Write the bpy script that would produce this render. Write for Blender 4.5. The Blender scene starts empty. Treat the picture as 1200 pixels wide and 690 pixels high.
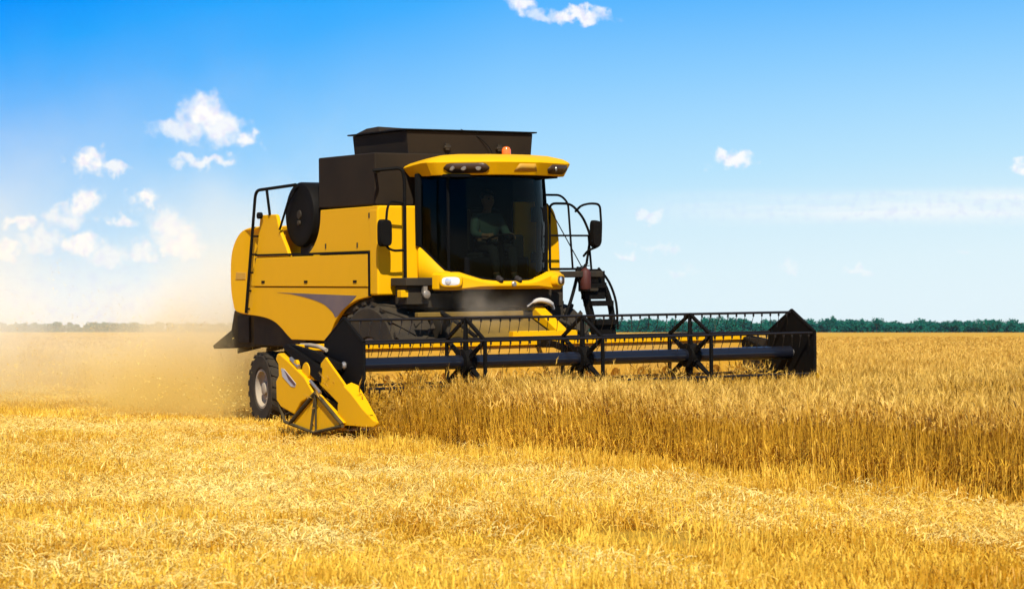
import bpy, bmesh, math, random
import numpy as np
from mathutils import Vector, Matrix, Euler

R = math.radians
scene = bpy.context.scene
COL = scene.collection
random.seed(7)
rng = np.random.default_rng(11)

# ------------------------------------------------------------------ camera
cam_d = bpy.data.cameras.new("camera")
cam = bpy.data.objects.new("camera", cam_d)
COL.objects.link(cam)
cam_d.sensor_width = 36.0
cam_d.lens = 36.0 * 2847.0 / 1200.0
cam_d.dof.use_dof = True
cam_d.dof.focus_distance = 31.0
cam_d.dof.aperture_fstop = 5.6
cam_d.clip_start = 0.5
cam_d.clip_end = 9000
cam.location = (0, 0, 1.41)
cam.rotation_euler = (R(90) + math.atan(43.0 / 2847.0), 0, 0)
scene.camera = cam

# ------------------------------------------------------------------ sun + sky
SUN_EL = R(46)
SUN_H = Vector((0.10, -0.995, 0)).normalized()        # horizontal direction towards the sun
sun_d = bpy.data.lights.new("sun", 'SUN')
sun_d.energy = 5.0
sun_d.angle = R(0.53)
sun_d.color = (1.0, 0.95, 0.86)
sun = bpy.data.objects.new("sun", sun_d)
COL.objects.link(sun)
to_sun = Vector((SUN_H.x * math.cos(SUN_EL), SUN_H.y * math.cos(SUN_EL), math.sin(SUN_EL)))
sun.rotation_euler = to_sun.to_track_quat('Z', 'Y').to_euler()
sun.location = to_sun * 60

scene.view_settings.view_transform = 'Standard'
scene.view_settings.look = 'None'
scene.view_settings.exposure = 0.4
scene.view_settings.gamma = 1.0
scene.view_settings.use_curve_mapping = False
scene.cycles.use_denoising = True
scene.cycles.max_bounces = 8
scene.cycles.transparent_max_bounces = 12
scene.cycles.volume_bounces = 4
scene.cycles.volume_step_rate = 1.0
scene.cycles.volume_max_steps = 256

world = bpy.data.worlds.new("World")
scene.world = world
world.use_nodes = True
WN = world.node_tree.nodes
WL = world.node_tree.links
WN.clear()


def wn(t, **kw):
    n = WN.new(t)
    for k, v in kw.items():
        setattr(n, k, v)
    return n


def wmath(op, a, b=None, clamp=False):
    n = wn('ShaderNodeMath', operation=op, use_clamp=clamp)
    for i, v in enumerate((a, b)):
        if v is None:
            continue
        if isinstance(v, (int, float)):
            n.inputs[i].default_value = v
        else:
            WL.new(v, n.inputs[i])
    return n.outputs[0]


sky = wn('ShaderNodeTexSky', sky_type='NISHITA')
sky.sun_disc = False
sky.sun_elevation = SUN_EL
sky.sun_rotation = math.atan2(SUN_H.x, SUN_H.y)
sky.air_density = 1.0
sky.dust_density = 0.0
sky.ozone_density = 4.0
SKY_STRENGTH = 0.10
# clouds: soft patches laid out by direction (azimuth, elevation in radians)
tc = wn('ShaderNodeTexCoord')
sep = wn('ShaderNodeSeparateXYZ')
WL.new(tc.outputs['Generated'], sep.inputs[0])
az = wmath('ARCTAN2', sep.outputs[0], sep.outputs[1])
hyp = wmath('SQRT', wmath('ADD', wmath('MULTIPLY', sep.outputs[0], sep.outputs[0]),
                          wmath('MULTIPLY', sep.outputs[1], sep.outputs[1])))
el = wmath('ARCTAN2', sep.outputs[2], hyp)
# low sky: pale at the horizon, deepening upwards and away from the sun
SKY_RAMP = [(-.05, (238, 248, 252)), (0, (224, 244, 252)), (.021, (212, 239, 252)), (.042, (186, 229, 254)), (.063, (164, 218, 255)),
            (.084, (138, 205, 255)), (.105, (108, 190, 255)), (.126, (66, 175, 255)), (.147, (18, 164, 255)), (.166, (2, 150, 255)), (.25, (0, 120, 235))]


def lin(v):
    v /= 255
    return v / 12.92 if v < .04045 else ((v + .055) / 1.055) ** 2.4


s_in = wn('ShaderNodeMapRange')
az_c = wmath('MINIMUM', wmath('MAXIMUM', az, -.35), .35)
az_s = wmath('SUBTRACT', wmath('MULTIPLY', wmath('MINIMUM', az_c, 0.0), -.25), wmath('MULTIPLY', wmath('MAXIMUM', az_c, 0.0), .075))
WL.new(wmath('SUBTRACT', wmath('ADD', el, az_s), .017), s_in.inputs[0])
s_in.inputs[1].default_value = -.05
s_in.inputs[2].default_value = .25
ramp = wn('ShaderNodeValToRGB')
while len(ramp.color_ramp.elements) < len(SKY_RAMP):
    ramp.color_ramp.elements.new(0.5)
for e_, (p_, c_) in zip(ramp.color_ramp.elements, SKY_RAMP):
    e_.position = (p_ + .05) / .30
for e_, (p_, c_) in zip(ramp.color_ramp.elements, SKY_RAMP):
    e_.color = (*[lin(v) for v in c_], 1)
WL.new(s_in.outputs[0], ramp.inputs[0])
comb = wn('ShaderNodeCombineXYZ')
WL.new(az, comb.inputs[0])
WL.new(el, comb.inputs[1])


def wnoise(scale, detail, rough=0.55, dim='2D'):
    n = wn('ShaderNodeTexNoise', noise_dimensions=dim)
    n.inputs['Scale'].default_value = scale
    n.inputs['Detail'].default_value = detail
    n.inputs['Roughness'].default_value = rough
    WL.new(comb.outputs[0], n.inputs['Vector'])
    return n


warp = wnoise(135, 6, 0.52)
wsub = wn('ShaderNodeVectorMath', operation='SUBTRACT')
WL.new(warp.outputs['Color'], wsub.inputs[0])
wsub.inputs[1].default_value = (0.5, 0.5, 0.5)
wscl = wn('ShaderNodeVectorMath', operation='MULTIPLY')
WL.new(wsub.outputs[0], wscl.inputs[0])
wscl.inputs[1].default_value = (0.017, 0.013, 0.0)
wadd = wn('ShaderNodeVectorMath', operation='ADD')
WL.new(comb.outputs[0], wadd.inputs[0])
WL.new(wscl.outputs[0], wadd.inputs[1])
CLOUDS = [  # azimuth, elevation, half width, half height (thousandths of a radian), opacity
    (-126, 88, 11, 8, 1.0), (-120, 83, 10, 8, .9), (-135, 82, 14, 5, .75), (-109, 78, 7, 4.5, .95), (-126, 69.5, 14, 3, .8),
    (-172, 69, 8, 5.5, 1.0), (-163, 66, 8, 3.2, .8),
    (4, 134, 7, 5, .95), (12, 130, 6, 3, .6), (27, 129, 15, 3.2, .95),
    (91, 70, 9.5, 3.6, .95), (208, 66, 6, 4, .95),
    (57, 47.5, 5.5, 4, .6), (48, 31.5, 5, 2.6, .55), (61, 34, 6, 3, .35), (68, 33, 5, 3, .4), (69, 24, 6, 2.5, .3),
    (116, 26.5, 4, 2.4, .35), (141, 25, 7, 2.2, .45), (184, 30, 3.5, 1.6, .25),
    (-174, 52, 8, 7, .75), (-181, 46, 10, 5, .6), (-199, 44, 7, 3.6, .7), (-149, 54, 8, 4, .8), (-159, 46, 6, 3.6, .65),
    (-176, 35, 9, 5, .85), (-207, 32, 8, 6, .75), (-151, 32, 8, 5, .6), (-140, 42, 11, 8, .65), (-135, 35, 9, 8, .75),
    (-191, 36, 11, 7, .55), (-165, 30, 12, 6, .55),
]
mask = None
for (a, e, w, h, o) in CLOUDS:
    s1 = wn('ShaderNodeVectorMath', operation='SUBTRACT')
    WL.new(wadd.outputs[0], s1.inputs[0])
    s1.inputs[1].default_value = (a / 1000, e / 1000, 0)
    s2 = wn('ShaderNodeVectorMath', operation='MULTIPLY')
    WL.new(s1.outputs[0], s2.inputs[0])
    s2.inputs[1].default_value = (1220 / w, 1220 / h, 0)
    s3 = wn('ShaderNodeVectorMath', operation='LENGTH')
    WL.new(s2.outputs[0], s3.inputs[0])
    mr = wn('ShaderNodeMapRange', interpolation_type='SMOOTHSTEP')
    WL.new(s3.outputs['Value'], mr.inputs[0])
    mr.inputs[1].default_value = 1.45
    mr.inputs[2].default_value = 0.35
    mr.inputs[3].default_value = 0.0
    mr.inputs[4].default_value = min(1, o * (1.25 if e < 60 and a < -100 else 1))
    mask = mr.outputs[0] if mask is None else wmath('MAXIMUM', mask, mr.outputs[0])
# thin streaky layer low on the right, milky air low on the left
st = wn('ShaderNodeTexNoise', noise_dimensions='2D')
stm = wn('ShaderNodeVectorMath', operation='MULTIPLY')
WL.new(comb.outputs[0], stm.inputs[0])
stm.inputs[1].default_value = (12, 160, 0)
WL.new(stm.outputs[0], st.inputs['Vector'])
st.inputs['Scale'].default_value = 1.0
st.inputs['Detail'].default_value = 5


def wramp(v, a, b, c=0.0, d=1.0):
    mr = wn('ShaderNodeMapRange', interpolation_type='SMOOTHSTEP')
    WL.new(v, mr.inputs[0])
    for i, q in zip((1, 2, 3, 4), (a, b, c, d)):
        mr.inputs[i].default_value = q
    return mr.outputs[0]


band = wmath('MULTIPLY', wramp(el, 0.040, 0.051), wramp(el, 0.060, 0.0525))
band = wmath('MULTIPLY', band, wramp(az, 0.02, 0.16))
band = wmath('MULTIPLY', band, wramp(st.outputs[0], 0.25, 0.7, 0.25, 0.75))
milk = wmath('MULTIPLY', wramp(el, 0.042, 0.004, 0, 0.8), wramp(az, -0.06, -0.16))
mask = wmath('MAXIMUM', mask, band)
mask = wmath('MAXIMUM', mask, milk, True)
shade_n = wnoise(260, 4)
shade_r = wn('ShaderNodeMix', data_type='RGBA')
shade_r.inputs[6].default_value = (0.88, 0.86, 0.99, 1)
shade_r.inputs[7].default_value = (1.0, 1.0, 1.0, 1)
WL.new(wramp(shade_n.outputs[0], 0.3, 0.55), shade_r.inputs[0])
low = wn('ShaderNodeMix', data_type='RGBA')
WL.new(wramp(el, 0.14, 0.5, 1, 0), low.inputs[0])
WL.new(sky.outputs[0], low.inputs[6])
lows = wn('ShaderNodeVectorMath', operation='SCALE')
WL.new(ramp.outputs[0], lows.inputs[0])
lows.inputs['Scale'].default_value = 2 ** -scene.view_settings.exposure / SKY_STRENGTH
WL.new(lows.outputs[0], low.inputs[7])
bg_sky = wn('ShaderNodeBackground')
bg_sky.inputs[1].default_value = SKY_STRENGTH
WL.new(low.outputs[2], bg_sky.inputs[0])
bg_cl = wn('ShaderNodeBackground')
bg_cl.inputs[1].default_value = 2 ** -scene.view_settings.exposure
WL.new(shade_r.outputs[2], bg_cl.inputs[0])
mixs = wn('ShaderNodeMixShader')
WL.new(mask, mixs.inputs[0])
WL.new(bg_sky.outputs[0], mixs.inputs[1])
WL.new(bg_cl.outputs[0], mixs.inputs[2])
wo = wn('ShaderNodeOutputWorld')
WL.new(mixs.outputs[0], wo.inputs[0])

# ------------------------------------------------------------------ materials


def new_mat(name):
    m = bpy.data.materials.new(name)
    m.use_nodes = True
    return m, m.node_tree.nodes, m.node_tree.links, m.node_tree.nodes['Principled BSDF']


def mat(name, col, rough=0.5, metal=0.0, var=0.15, scale=6.0, dirt=None, dirt_amt=0.0, coat=0.0, bump=0.0, bscale=60, spec=0.3):
    m, N, L, P = new_mat(name)
    t = N.new('ShaderNodeTexCoord')
    n = N.new('ShaderNodeTexNoise')
    n.inputs['Scale'].default_value = scale
    n.inputs['Detail'].default_value = 6
    L.new(t.outputs['Object'], n.inputs['Vector'])
    mx = N.new('ShaderNodeMix')
    mx.data_type = 'RGBA'
    c = Vector(col)
    mx.inputs[6].default_value = (*(c * (1 - var)), 1)
    mx.inputs[7].default_value = (*[min(1, v) for v in c * (1 + var)], 1)
    L.new(n.outputs[0], mx.inputs[0])
    out = mx.outputs[2]
    if dirt:
        n2 = N.new('ShaderNodeTexNoise')
        n2.inputs['Scale'].default_value = scale * 0.45
        n2.inputs['Detail'].default_value = 9
        n2.inputs['Roughness'].default_value = 0.7
        L.new(t.outputs['Object'], n2.inputs['Vector'])
        mr = N.new('ShaderNodeMapRange')
        mr.inputs[1].default_value = 0.38
        mr.inputs[2].default_value = 0.75
        mr.inputs[3].default_value = dirt_amt * 0.25
        mr.inputs[4].default_value = dirt_amt
        L.new(n2.outputs[0], mr.inputs[0])
        m2 = N.new('ShaderNodeMix')
        m2.data_type = 'RGBA'
        L.new(mr.outputs[0], m2.inputs[0])
        L.new(out, m2.inputs[6])
        m2.inputs[7].default_value = (*dirt, 1)
        out = m2.outputs[2]
        rr = N.new('ShaderNodeMapRange')
        rr.inputs[3].default_value = rough
        rr.inputs[4].default_value = min(1, rough + 0.45)
        L.new(mr.outputs[0], rr.inputs[0])
        L.new(rr.outputs[0], P.inputs['Roughness'])
    else:
        P.inputs['Roughness'].default_value = rough
    L.new(out, P.inputs['Base Color'])
    P.inputs['Metallic'].default_value = metal
    P.inputs['Specular IOR Level'].default_value = spec
    P.inputs['Coat Weight'].default_value = coat
    P.inputs['Coat Roughness'].default_value = 0.12
    if bump:
        b = N.new('ShaderNodeBump')
        b.inputs['Strength'].default_value = bump
        b.inputs['Distance'].default_value = 0.01
        n3 = N.new('ShaderNodeTexNoise')
        n3.inputs['Scale'].default_value = bscale
        n3.inputs['Detail'].default_value = 4
        L.new(t.outputs['Object'], n3.inputs['Vector'])
        L.new(n3.outputs[0], b.inputs['Height'])
        L.new(b.outputs[0], P.inputs['Normal'])
    return m


DUST = (0.40, 0.26, 0.09)
M = {}
M['yellow'] = mat('yellow paint', (0.74, 0.375, 0.0005), 0.45, 0, 0.06, 1.2, (0.42, 0.21, 0.02), 0.16, 0.0, 0.06, 3, spec=0.08)
M['yellow_dusty'] = mat('dusty yellow paint', (0.62, 0.31, 0.008), 0.6, 0, 0.12, 3, DUST, 0.6)
M['chopper'] = mat('dust caked metal', (0.02, 0.016, 0.01), 0.9, 0, 0.3, 4, (0.20, 0.14, 0.05), 0.5, spec=.1)
M['tank'] = mat('dark brown tank plastic', (0.016, 0.011, 0.007), 0.7, 0, 0.25, 1.5, DUST, 0.03, spec=0.1)
M['black'] = mat('black metal', (0.004, 0.0036, 0.0032), 0.65, 0, 0.2, 5, DUST, 0.01, spec=0.08)
M['bat'] = mat('worn black bar paint', (0.007, 0.006, 0.006), 0.36, 0, 0.3, 5, DUST, 0.02)
M['tube'] = mat('blue black tube paint', (0.004, 0.006, 0.012), 0.28, 0, 0.2, 4, DUST, 0.015, 0.5)
M['frame'] = mat('dark dusty chassis', (0.007, 0.006, 0.005), 0.8, 0, 0.3, 4, DUST, 0.10)
M['interior'] = mat('black cab interior', (0.003, 0.003, 0.003), 0.9, spec=0.1)
M['rubber'] = mat('dusty rubber', (0.010, 0.009, 0.008), 0.9, 0, 0.2, 6, DUST, 0.12)
M['rim'] = mat('pale grey wheel paint', (0.33, 0.30, 0.25), 0.8, 0, 0.1, 4, DUST, 0.55, spec=.15)
M['steel'] = mat('worn steel', (0.35, 0.34, 0.33), 0.4, 0.8, 0.2, 10, DUST, 0.3)
M['purple'] = mat('grey purple decal', (0.10, 0.075, 0.095), 0.45, 0, 0.15, 5, DUST, 0.25)
M['decal_grey'] = mat('grey decal', (0.42, 0.40, 0.40), 0.5, 0, 0.1, 5)
M['decal_dark'] = mat('dark red grey decal', (0.10, 0.05, 0.05), 0.5, 0, 0.1, 5)
M['lens'] = mat('pale lamp lens', (0.75, 0.74, 0.70), 0.12, 0.1, 0.1, 14, None, 0, 0.8)
M['lamp_dark'] = mat('lamp recess brown', (0.05, 0.026, 0.012), 0.35, 0, 0.2, 8)
M['lamp_glow'] = mat('reflector silver', (0.75, 0.74, 0.72), 0.25, 0.6, 0.1, 20)
M['yellow_shaded'] = mat('shaded dusty yellow paint', (0.26, 0.15, 0.012), 0.7, 0, 0.25, 3, (0.05, 0.035, 0.015), 0.8)  # dusty yellow, darkened in the colour for the shade under the cab
M['lamp_dim'] = mat('dim reflector', (0.26, 0.22, 0.17), 0.3, 0.4, 0.2, 20)
M['orange'] = mat('orange beacon plastic', (0.85, 0.16, 0.02), 0.2, 0, 0.1, 12, None, 0, 0.6)
M['red'] = mat('red extinguisher paint', (0.055, 0.008, 0.006), 0.6, 0, 0.2, 8, DUST, 0.05)
M['white'] = mat('off white paint', (0.55, 0.55, 0.52), 0.6, 0, 0.12, 8, DUST, 0.4)
M['skin'] = mat('skin', (0.16, 0.085, 0.055), 0.7, 0, 0.08, 20)
M['shirt'] = mat('grey teal shirt cloth', (0.035, 0.06, 0.062), 0.9, 0, 0.12, 20)
M['trousers'] = mat('dark trousers cloth', (0.008, 0.009, 0.012), 0.95, 0, 0.12, 20)
M['hair'] = mat('dark hair', (0.02, 0.015, 0.012), 0.7, 0, 0.2, 30)
M['seat'] = mat('dark grey seat cloth', (0.006, 0.006, 0.007), 0.95, 0, 0.12, 20)

# tinted cab glass
g, N, L, P = new_mat('tinted glass')
N.remove(P)
tr = N.new('ShaderNodeBsdfTransparent')
tr.inputs[0].default_value = (0.36, 0.41, 0.32, 1)
gl = N.new('ShaderNodeBsdfGlossy')
gl.inputs['Roughness'].default_value = 0.03
gl.inputs[0].default_value = (1, 1, 1, 1)
fr = N.new('ShaderNodeFresnel')
fr.inputs[0].default_value = 1.16
ms = N.new('ShaderNodeMixShader')
L.new(fr.outputs[0], ms.inputs[0])
L.new(tr.outputs[0], ms.inputs[1])
L.new(gl.outputs[0], ms.inputs[2])
L.new(ms.outputs[0], N['Material Output'].inputs[0])
M['glass'] = g


def straw_mat(name, c0, c1, patch=0.35, transl=0.25):
    """dry stems: colour varies from clump to clump, in large patches over the field and along the stem"""
    m, N, L, P = new_mat(name)
    oi = N.new('ShaderNodeObjectInfo')
    geo = N.new('ShaderNodeNewGeometry')
    n = N.new('ShaderNodeTexNoise')
    n.inputs['Scale'].default_value = patch
    n.inputs['Detail'].default_value = 5
    L.new(geo.outputs['Position'], n.inputs['Vector'])
    n2 = N.new('ShaderNodeTexNoise')
    n2.inputs['Scale'].default_value = 35
    n2.inputs['Detail'].default_value = 2
    L.new(geo.outputs['Position'], n2.inputs['Vector'])
    a = N.new('ShaderNodeMath'); a.operation = 'ADD'
    pw = N.new('ShaderNodeMapRange'); pw.inputs[1].default_value = .3; pw.inputs[2].default_value = .7; pw.inputs[3].default_value = -.1; pw.inputs[4].default_value = 1.1
    L.new(n.outputs[0], pw.inputs[0])
    L.new(oi.outputs['Random'], a.inputs[0]); L.new(pw.outputs[0], a.inputs[1])
    b = N.new('ShaderNodeMath'); b.operation = 'ADD'
    L.new(a.outputs[0], b.inputs[0]); L.new(n2.outputs[0], b.inputs[1])
    mr = N.new('ShaderNodeMapRange')
    mr.inputs[1].default_value = 0.85; mr.inputs[2].default_value = 2.15
    L.new(b.outputs[0], mr.inputs[0])
    mx = N.new('ShaderNodeMix'); mx.data_type = 'RGBA'
    mx.inputs[6].default_value = (*c0, 1); mx.inputs[7].default_value = (*c1, 1)
    L.new(mr.outputs[0], mx.inputs[0])
    L.new(mx.outputs[2], P.inputs['Base Color'])
    P.inputs['Roughness'].default_value = 0.55
    P.inputs['Specular IOR Level'].default_value = 0.35
    t = N.new('ShaderNodeBsdfTranslucent')
    L.new(mx.outputs[2], t.inputs[0])
    ms = N.new('ShaderNodeMixShader'); ms.inputs[0].default_value = transl
    L.new(P.outputs[0], ms.inputs[1]); L.new(t.outputs[0], ms.inputs[2])
    L.new(ms.outputs[0], N['Material Output'].inputs[0])
    return m


M['stub'] = straw_mat('stubble straw', (0.58, 0.27, 0.004), (0.94, 0.64, 0.07), 0.5)
M['straw'] = straw_mat('loose pale straw', (0.84, 0.52, 0.05), (0.97, 0.80, 0.28), 0.6)
M['stalk'] = straw_mat('wheat stalk', (0.54, 0.27, 0.008), (0.80, 0.47, 0.035), 0.3)
M['ear'] = straw_mat('wheat ear', (0.50, 0.26, 0.016), (0.86, 0.56, 0.11), 0.3)


def ground_mat(name, c0, c1, c2, sc=1.0):
    m, N, L, P = new_mat(name)
    geo = N.new('ShaderNodeNewGeometry')
    n = N.new('ShaderNodeTexNoise'); n.inputs['Scale'].default_value = 0.35 * sc
    n.inputs['Detail'].default_value = 10; n.inputs['Roughness'].default_value = 0.7
    n2 = N.new('ShaderNodeTexNoise'); n2.inputs['Scale'].default_value = 22 * sc
    n2.inputs['Detail'].default_value = 8; n2.inputs['Roughness'].default_value = 0.75
    for k in (n, n2):
        L.new(geo.outputs['Position'], k.inputs['Vector'])
    r = N.new('ShaderNodeValToRGB')
    r.color_ramp.elements[0].position = 0.32; r.color_ramp.elements[0].color = (*c0, 1)
    r.color_ramp.elements[1].position = 0.68; r.color_ramp.elements[1].color = (*c2, 1)
    e = r.color_ramp.elements.new(0.5); e.color = (*c1, 1)
    mth = N.new('ShaderNodeMath'); mth.operation = 'ADD'
    h = N.new('ShaderNodeMath'); h.operation = 'MULTIPLY'; h.inputs[1].default_value = 0.5
    L.new(n.outputs[0], mth.inputs[0]); L.new(n2.outputs[0], mth.inputs[1])
    L.new(mth.outputs[0], h.inputs[0]); L.new(h.outputs[0], r.inputs[0])
    L.new(r.outputs[0], P.inputs['Base Color'])
    P.inputs['Roughness'].default_value = 0.95
    P.inputs['Specular IOR Level'].default_value = 0.1
    b = N.new('ShaderNodeBump'); b.inputs['Strength'].default_value = 0.8; b.inputs['Distance'].default_value = 0.06
    L.new(n2.outputs[0], b.inputs['Height']); L.new(b.outputs[0], P.inputs['Normal'])
    return m


M['ground'] = ground_mat('straw covered soil', (0.24, 0.11, 0.008), (0.52, 0.28, 0.02), (0.80, 0.52, 0.09))
M['canopy'] = ground_mat('far wheat canopy', (0.34, 0.165, 0.01), (0.52, 0.28, 0.025), (0.70, 0.42, 0.06), 0.6)


def leaf_mat(name, c0, c1):
    m, N, L, P = new_mat(name)
    geo = N.new('ShaderNodeNewGeometry')
    n = N.new('ShaderNodeTexNoise'); n.inputs['Scale'].default_value = 0.25; n.inputs['Detail'].default_value = 6
    L.new(geo.outputs['Position'], n.inputs['Vector'])
    mx = N.new('ShaderNodeMix'); mx.data_type = 'RGBA'
    mx.inputs[6].default_value = (*c0, 1); mx.inputs[7].default_value = (*c1, 1)
    mr = N.new('ShaderNodeMapRange'); mr.inputs[1].default_value = 0.3; mr.inputs[2].default_value = 0.7
    L.new(n.outputs[0], mr.inputs[0]); L.new(mr.outputs[0], mx.inputs[0]); L.new(mx.outputs[2], P.inputs['Base Color'])
    P.inputs['Roughness'].default_value = 0.9
    P.inputs['Specular IOR Level'].default_value = 0.03
    return m


M['leaf'] = leaf_mat('dark tree leaves', (0.001, 0.036, 0.032), (0.006, 0.105, 0.060))
M['bark'] = mat('dark bark', (0.06, 0.045, 0.03), 0.9)

# ------------------------------------------------------------------ mesh helpers


def tag(o, label, cat=None, group=None, kind=None):
    o['label'] = label
    if cat: o['category'] = cat
    if group: o['group'] = group
    if kind: o['kind'] = kind
    return o


def empty(name, parent=None, loc=(0, 0, 0)):
    o = bpy.data.objects.new(name, None)
    COL.objects.link(o)
    o.empty_display_size = 0.3
    o.location = loc
    if parent: o.parent = parent
    return o


def build(name, bm, m, parent=None, bevel=0.0, sharp=35, solid=0.0, seg=2, recenter=True):
    if isinstance(m, str): m = M[m]
    bmesh.ops.recalc_face_normals(bm, faces=bm.faces)
    c = Vector((0, 0, 0))
    if recenter and len(bm.verts):
        lo = Vector([min(v.co[i] for v in bm.verts) for i in range(3)])
        hi = Vector([max(v.co[i] for v in bm.verts) for i in range(3)])
        c = (lo + hi) / 2
        bmesh.ops.translate(bm, verts=bm.verts, vec=-c)
    me = bpy.data.meshes.new(name)
    bm.to_mesh(me)
    bm.free()
    me.polygons.foreach_set('use_smooth', [True] * len(me.polygons))
    me.set_sharp_from_angle(angle=R(sharp))
    me.materials.append(m)
    o = bpy.data.objects.new(name, me)
    COL.objects.link(o)
    pc = Vector((0, 0, 0))
    if parent:
        o.parent = parent
        if parent.get('_abs'):
            pc = Vector(parent['_abs'])
    o.location = c - pc
    o['_abs'] = list(c)
    if solid:
        s = o.modifiers.new('solid', 'SOLIDIFY'); s.thickness = solid; s.offset = 0
    if bevel:
        b = o.modifiers.new('bevel', 'BEVEL'); b.width = bevel; b.segments = seg
        b.limit_method = 'ANGLE'; b.angle_limit = R(30); b.harden_normals = True
    return o


def box(bm, x0, x1, y0, y1, z0, z1):
    vs = [bm.verts.new((x, y, z)) for x in (x0, x1) for y in (y0, y1) for z in (z0, z1)]
    for f in ((0, 1, 3, 2), (4, 6, 7, 5), (0, 4, 5, 1), (2, 3, 7, 6), (0, 2, 6, 4), (1, 5, 7, 3)):
        bm.faces.new([vs[i] for i in f])


def prism(bm, pts, a, b, axis='Y'):
    def P3(p, t):
        return {'Y': (p[0], t, p[1]), 'X': (t, p[0], p[1]), 'Z': (p[0], p[1], t)}[axis]
    A = [bm.verts.new(P3(p, a)) for p in pts]
    B = [bm.verts.new(P3(p, b)) for p in pts]
    bm.faces.new(A)
    bm.faces.new(B[::-1])
    n = len(pts)
    for i in range(n):
        bm.faces.new((A[i], B[i], B[(i + 1) % n], A[(i + 1) % n]))


def fillet(pts, r, n=5, closed=False):
    pts = [Vector(p) for p in pts]
    out = []
    m = len(pts)
    for i, p in enumerate(pts):
        if not closed and i in (0, m - 1):
            out.append(p); continue
        a, b = pts[i - 1] - p, pts[(i + 1) % m] - p
        rr = min(r, a.length * 0.45, b.length * 0.45)
        A, B = p + a.normalized() * rr, p + b.normalized() * rr
        for k in range(n + 1):
            t = k / n
            out.append((1 - t) ** 2 * A + 2 * t * (1 - t) * p + t * t * B)
    return out


def tube(bm, pts, r, n=8, closed=False):
    pts = [Vector(p) for p in pts]
    m = len(pts)
    rings = []
    up = None
    for i, p in enumerate(pts):
        if closed:
            t = (pts[(i + 1) % m] - pts[i - 1]).normalized()
        else:
            t = (pts[min(i + 1, m - 1)] - pts[max(i - 1, 0)]).normalized()
        if up is None:
            up = t.orthogonal().normalized()
        else:
            up = (up - t * up.dot(t))
            up = up.normalized() if up.length > 1e-6 else t.orthogonal().normalized()
        s = t.cross(up)
        rad = r[i] if isinstance(r, (list, tuple)) else r
        rings.append([bm.verts.new(p + (up * math.cos(k * 2 * math.pi / n) + s * math.sin(k * 2 * math.pi / n)) * rad) for k in range(n)])
    cnt = m if closed else m - 1
    for i in range(cnt):
        A, B = rings[i], rings[(i + 1) % m]
        for k in range(n):
            bm.faces.new((A[k], A[(k + 1) % n], B[(k + 1) % n], B[k]))
    if not closed:
        bm.faces.new(rings[0][::-1]); bm.faces.new(rings[-1])


def lathe(bm, prof, c, axis='Y', n=32, cap=True):
    """prof: (radius, offset along axis)"""
    c = Vector(c)
    rings = []
    for (r, t) in prof:
        ring = []
        for k in range(n):
            a = 2 * math.pi * k / n
            u, v = r * math.cos(a), r * math.sin(a)
            ring.append(bm.verts.new(c + Vector({'Y': (u, t, v), 'X': (t, u, v), 'Z': (u, v, t)}[axis])))
        rings.append(ring)
    for A, B in zip(rings, rings[1:]):
        for k in range(n):
            bm.faces.new((A[k], A[(k + 1) % n], B[(k + 1) % n], B[k]))
    if cap:
        bm.faces.new(rings[0]); bm.faces.new(rings[-1][::-1])


def loft(bm, rings, cap=True):
    V = [[bm.verts.new(p) for p in r] for r in rings]
    n = len(V[0])
    for A, B in zip(V, V[1:]):
        for k in range(n):
            bm.faces.new((A[k], A[(k + 1) % n], B[(k + 1) % n], B[k]))
    if cap:
        bm.faces.new(V[0][::-1]); bm.faces.new(V[-1])


def sheet(bm, lower, upper):
    A = [bm.verts.new(p) for p in lower]
    B = [bm.verts.new(p) for p in upper]
    for i in range(len(A) - 1):
        bm.faces.new((A[i], A[i + 1], B[i + 1], B[i]))


def smooth_path(pts, n=6, closed=False):
    """Catmull-Rom through 2D or 3D points"""
    pts = [Vector(p) for p in pts]
    m = len(pts)
    out = []
    for i in range(m if closed else m - 1):
        p0 = pts[(i - 1) % m] if (closed or i > 0) else pts[0]
        p1, p2 = pts[i], pts[(i + 1) % m]
        p3 = pts[(i + 2) % m] if (closed or i + 2 < m) else pts[-1]
        for k in range(n):
            t = k / n
            out.append(0.5 * ((2 * p1) + (p2 - p0) * t + (2 * p0 - 5 * p1 + 4 * p2 - p3) * t * t + (3 * p1 - p0 - 3 * p2 + p3) * t ** 3))
    if not closed:
        out.append(pts[-1])
    return out


B_ = bmesh.new

# ------------------------------------------------------------------ machine frame
YAW = R(31.534)
S_, C_ = math.sin(YAW), math.cos(YAW)
ROLL, PITCH = 0.019, -0.015
OX, OY = -0.614, 34.095
ROOT_M = Matrix.Translation((OX, OY, 0)) @ Matrix.Rotation(-(math.pi / 2 - YAW), 4, 'Z') @ Matrix.Rotation(ROLL, 4, 'X') @ Matrix.Rotation(-PITCH, 4, 'Y')


def to_machine(x, y):
    dx, dy = x - OX, y - OY
    return S_ * dx - C_ * dy, C_ * dx + S_ * dy


def to_world(X, Y):
    return OX + S_ * X + C_ * Y, OY - C_ * X + S_ * Y


# ------------------------------------------------------------------ ground
FAR = 2150.0
bm = B_()
xs = [-1400, -400, -120, -40, -12, 0, 12, 40, 120, 400, 1400]
ys = [-30, 0, 8, 14, 20, 28, 40, 60, 90, 150, 300, 700, 1400, FAR]
grid = [[bm.verts.new((x, y, 0)) for x in xs] for y in ys]
for j in range(len(ys) - 1):
    for i in range(len(xs) - 1):
        bm.faces.new((grid[j][i], grid[j][i + 1], grid[j + 1][i + 1], grid[j + 1][i]))
o = build('ground', bm, 'ground', recenter=False)
tag(o, 'straw covered soil of the harvested field', kind='structure')


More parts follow.
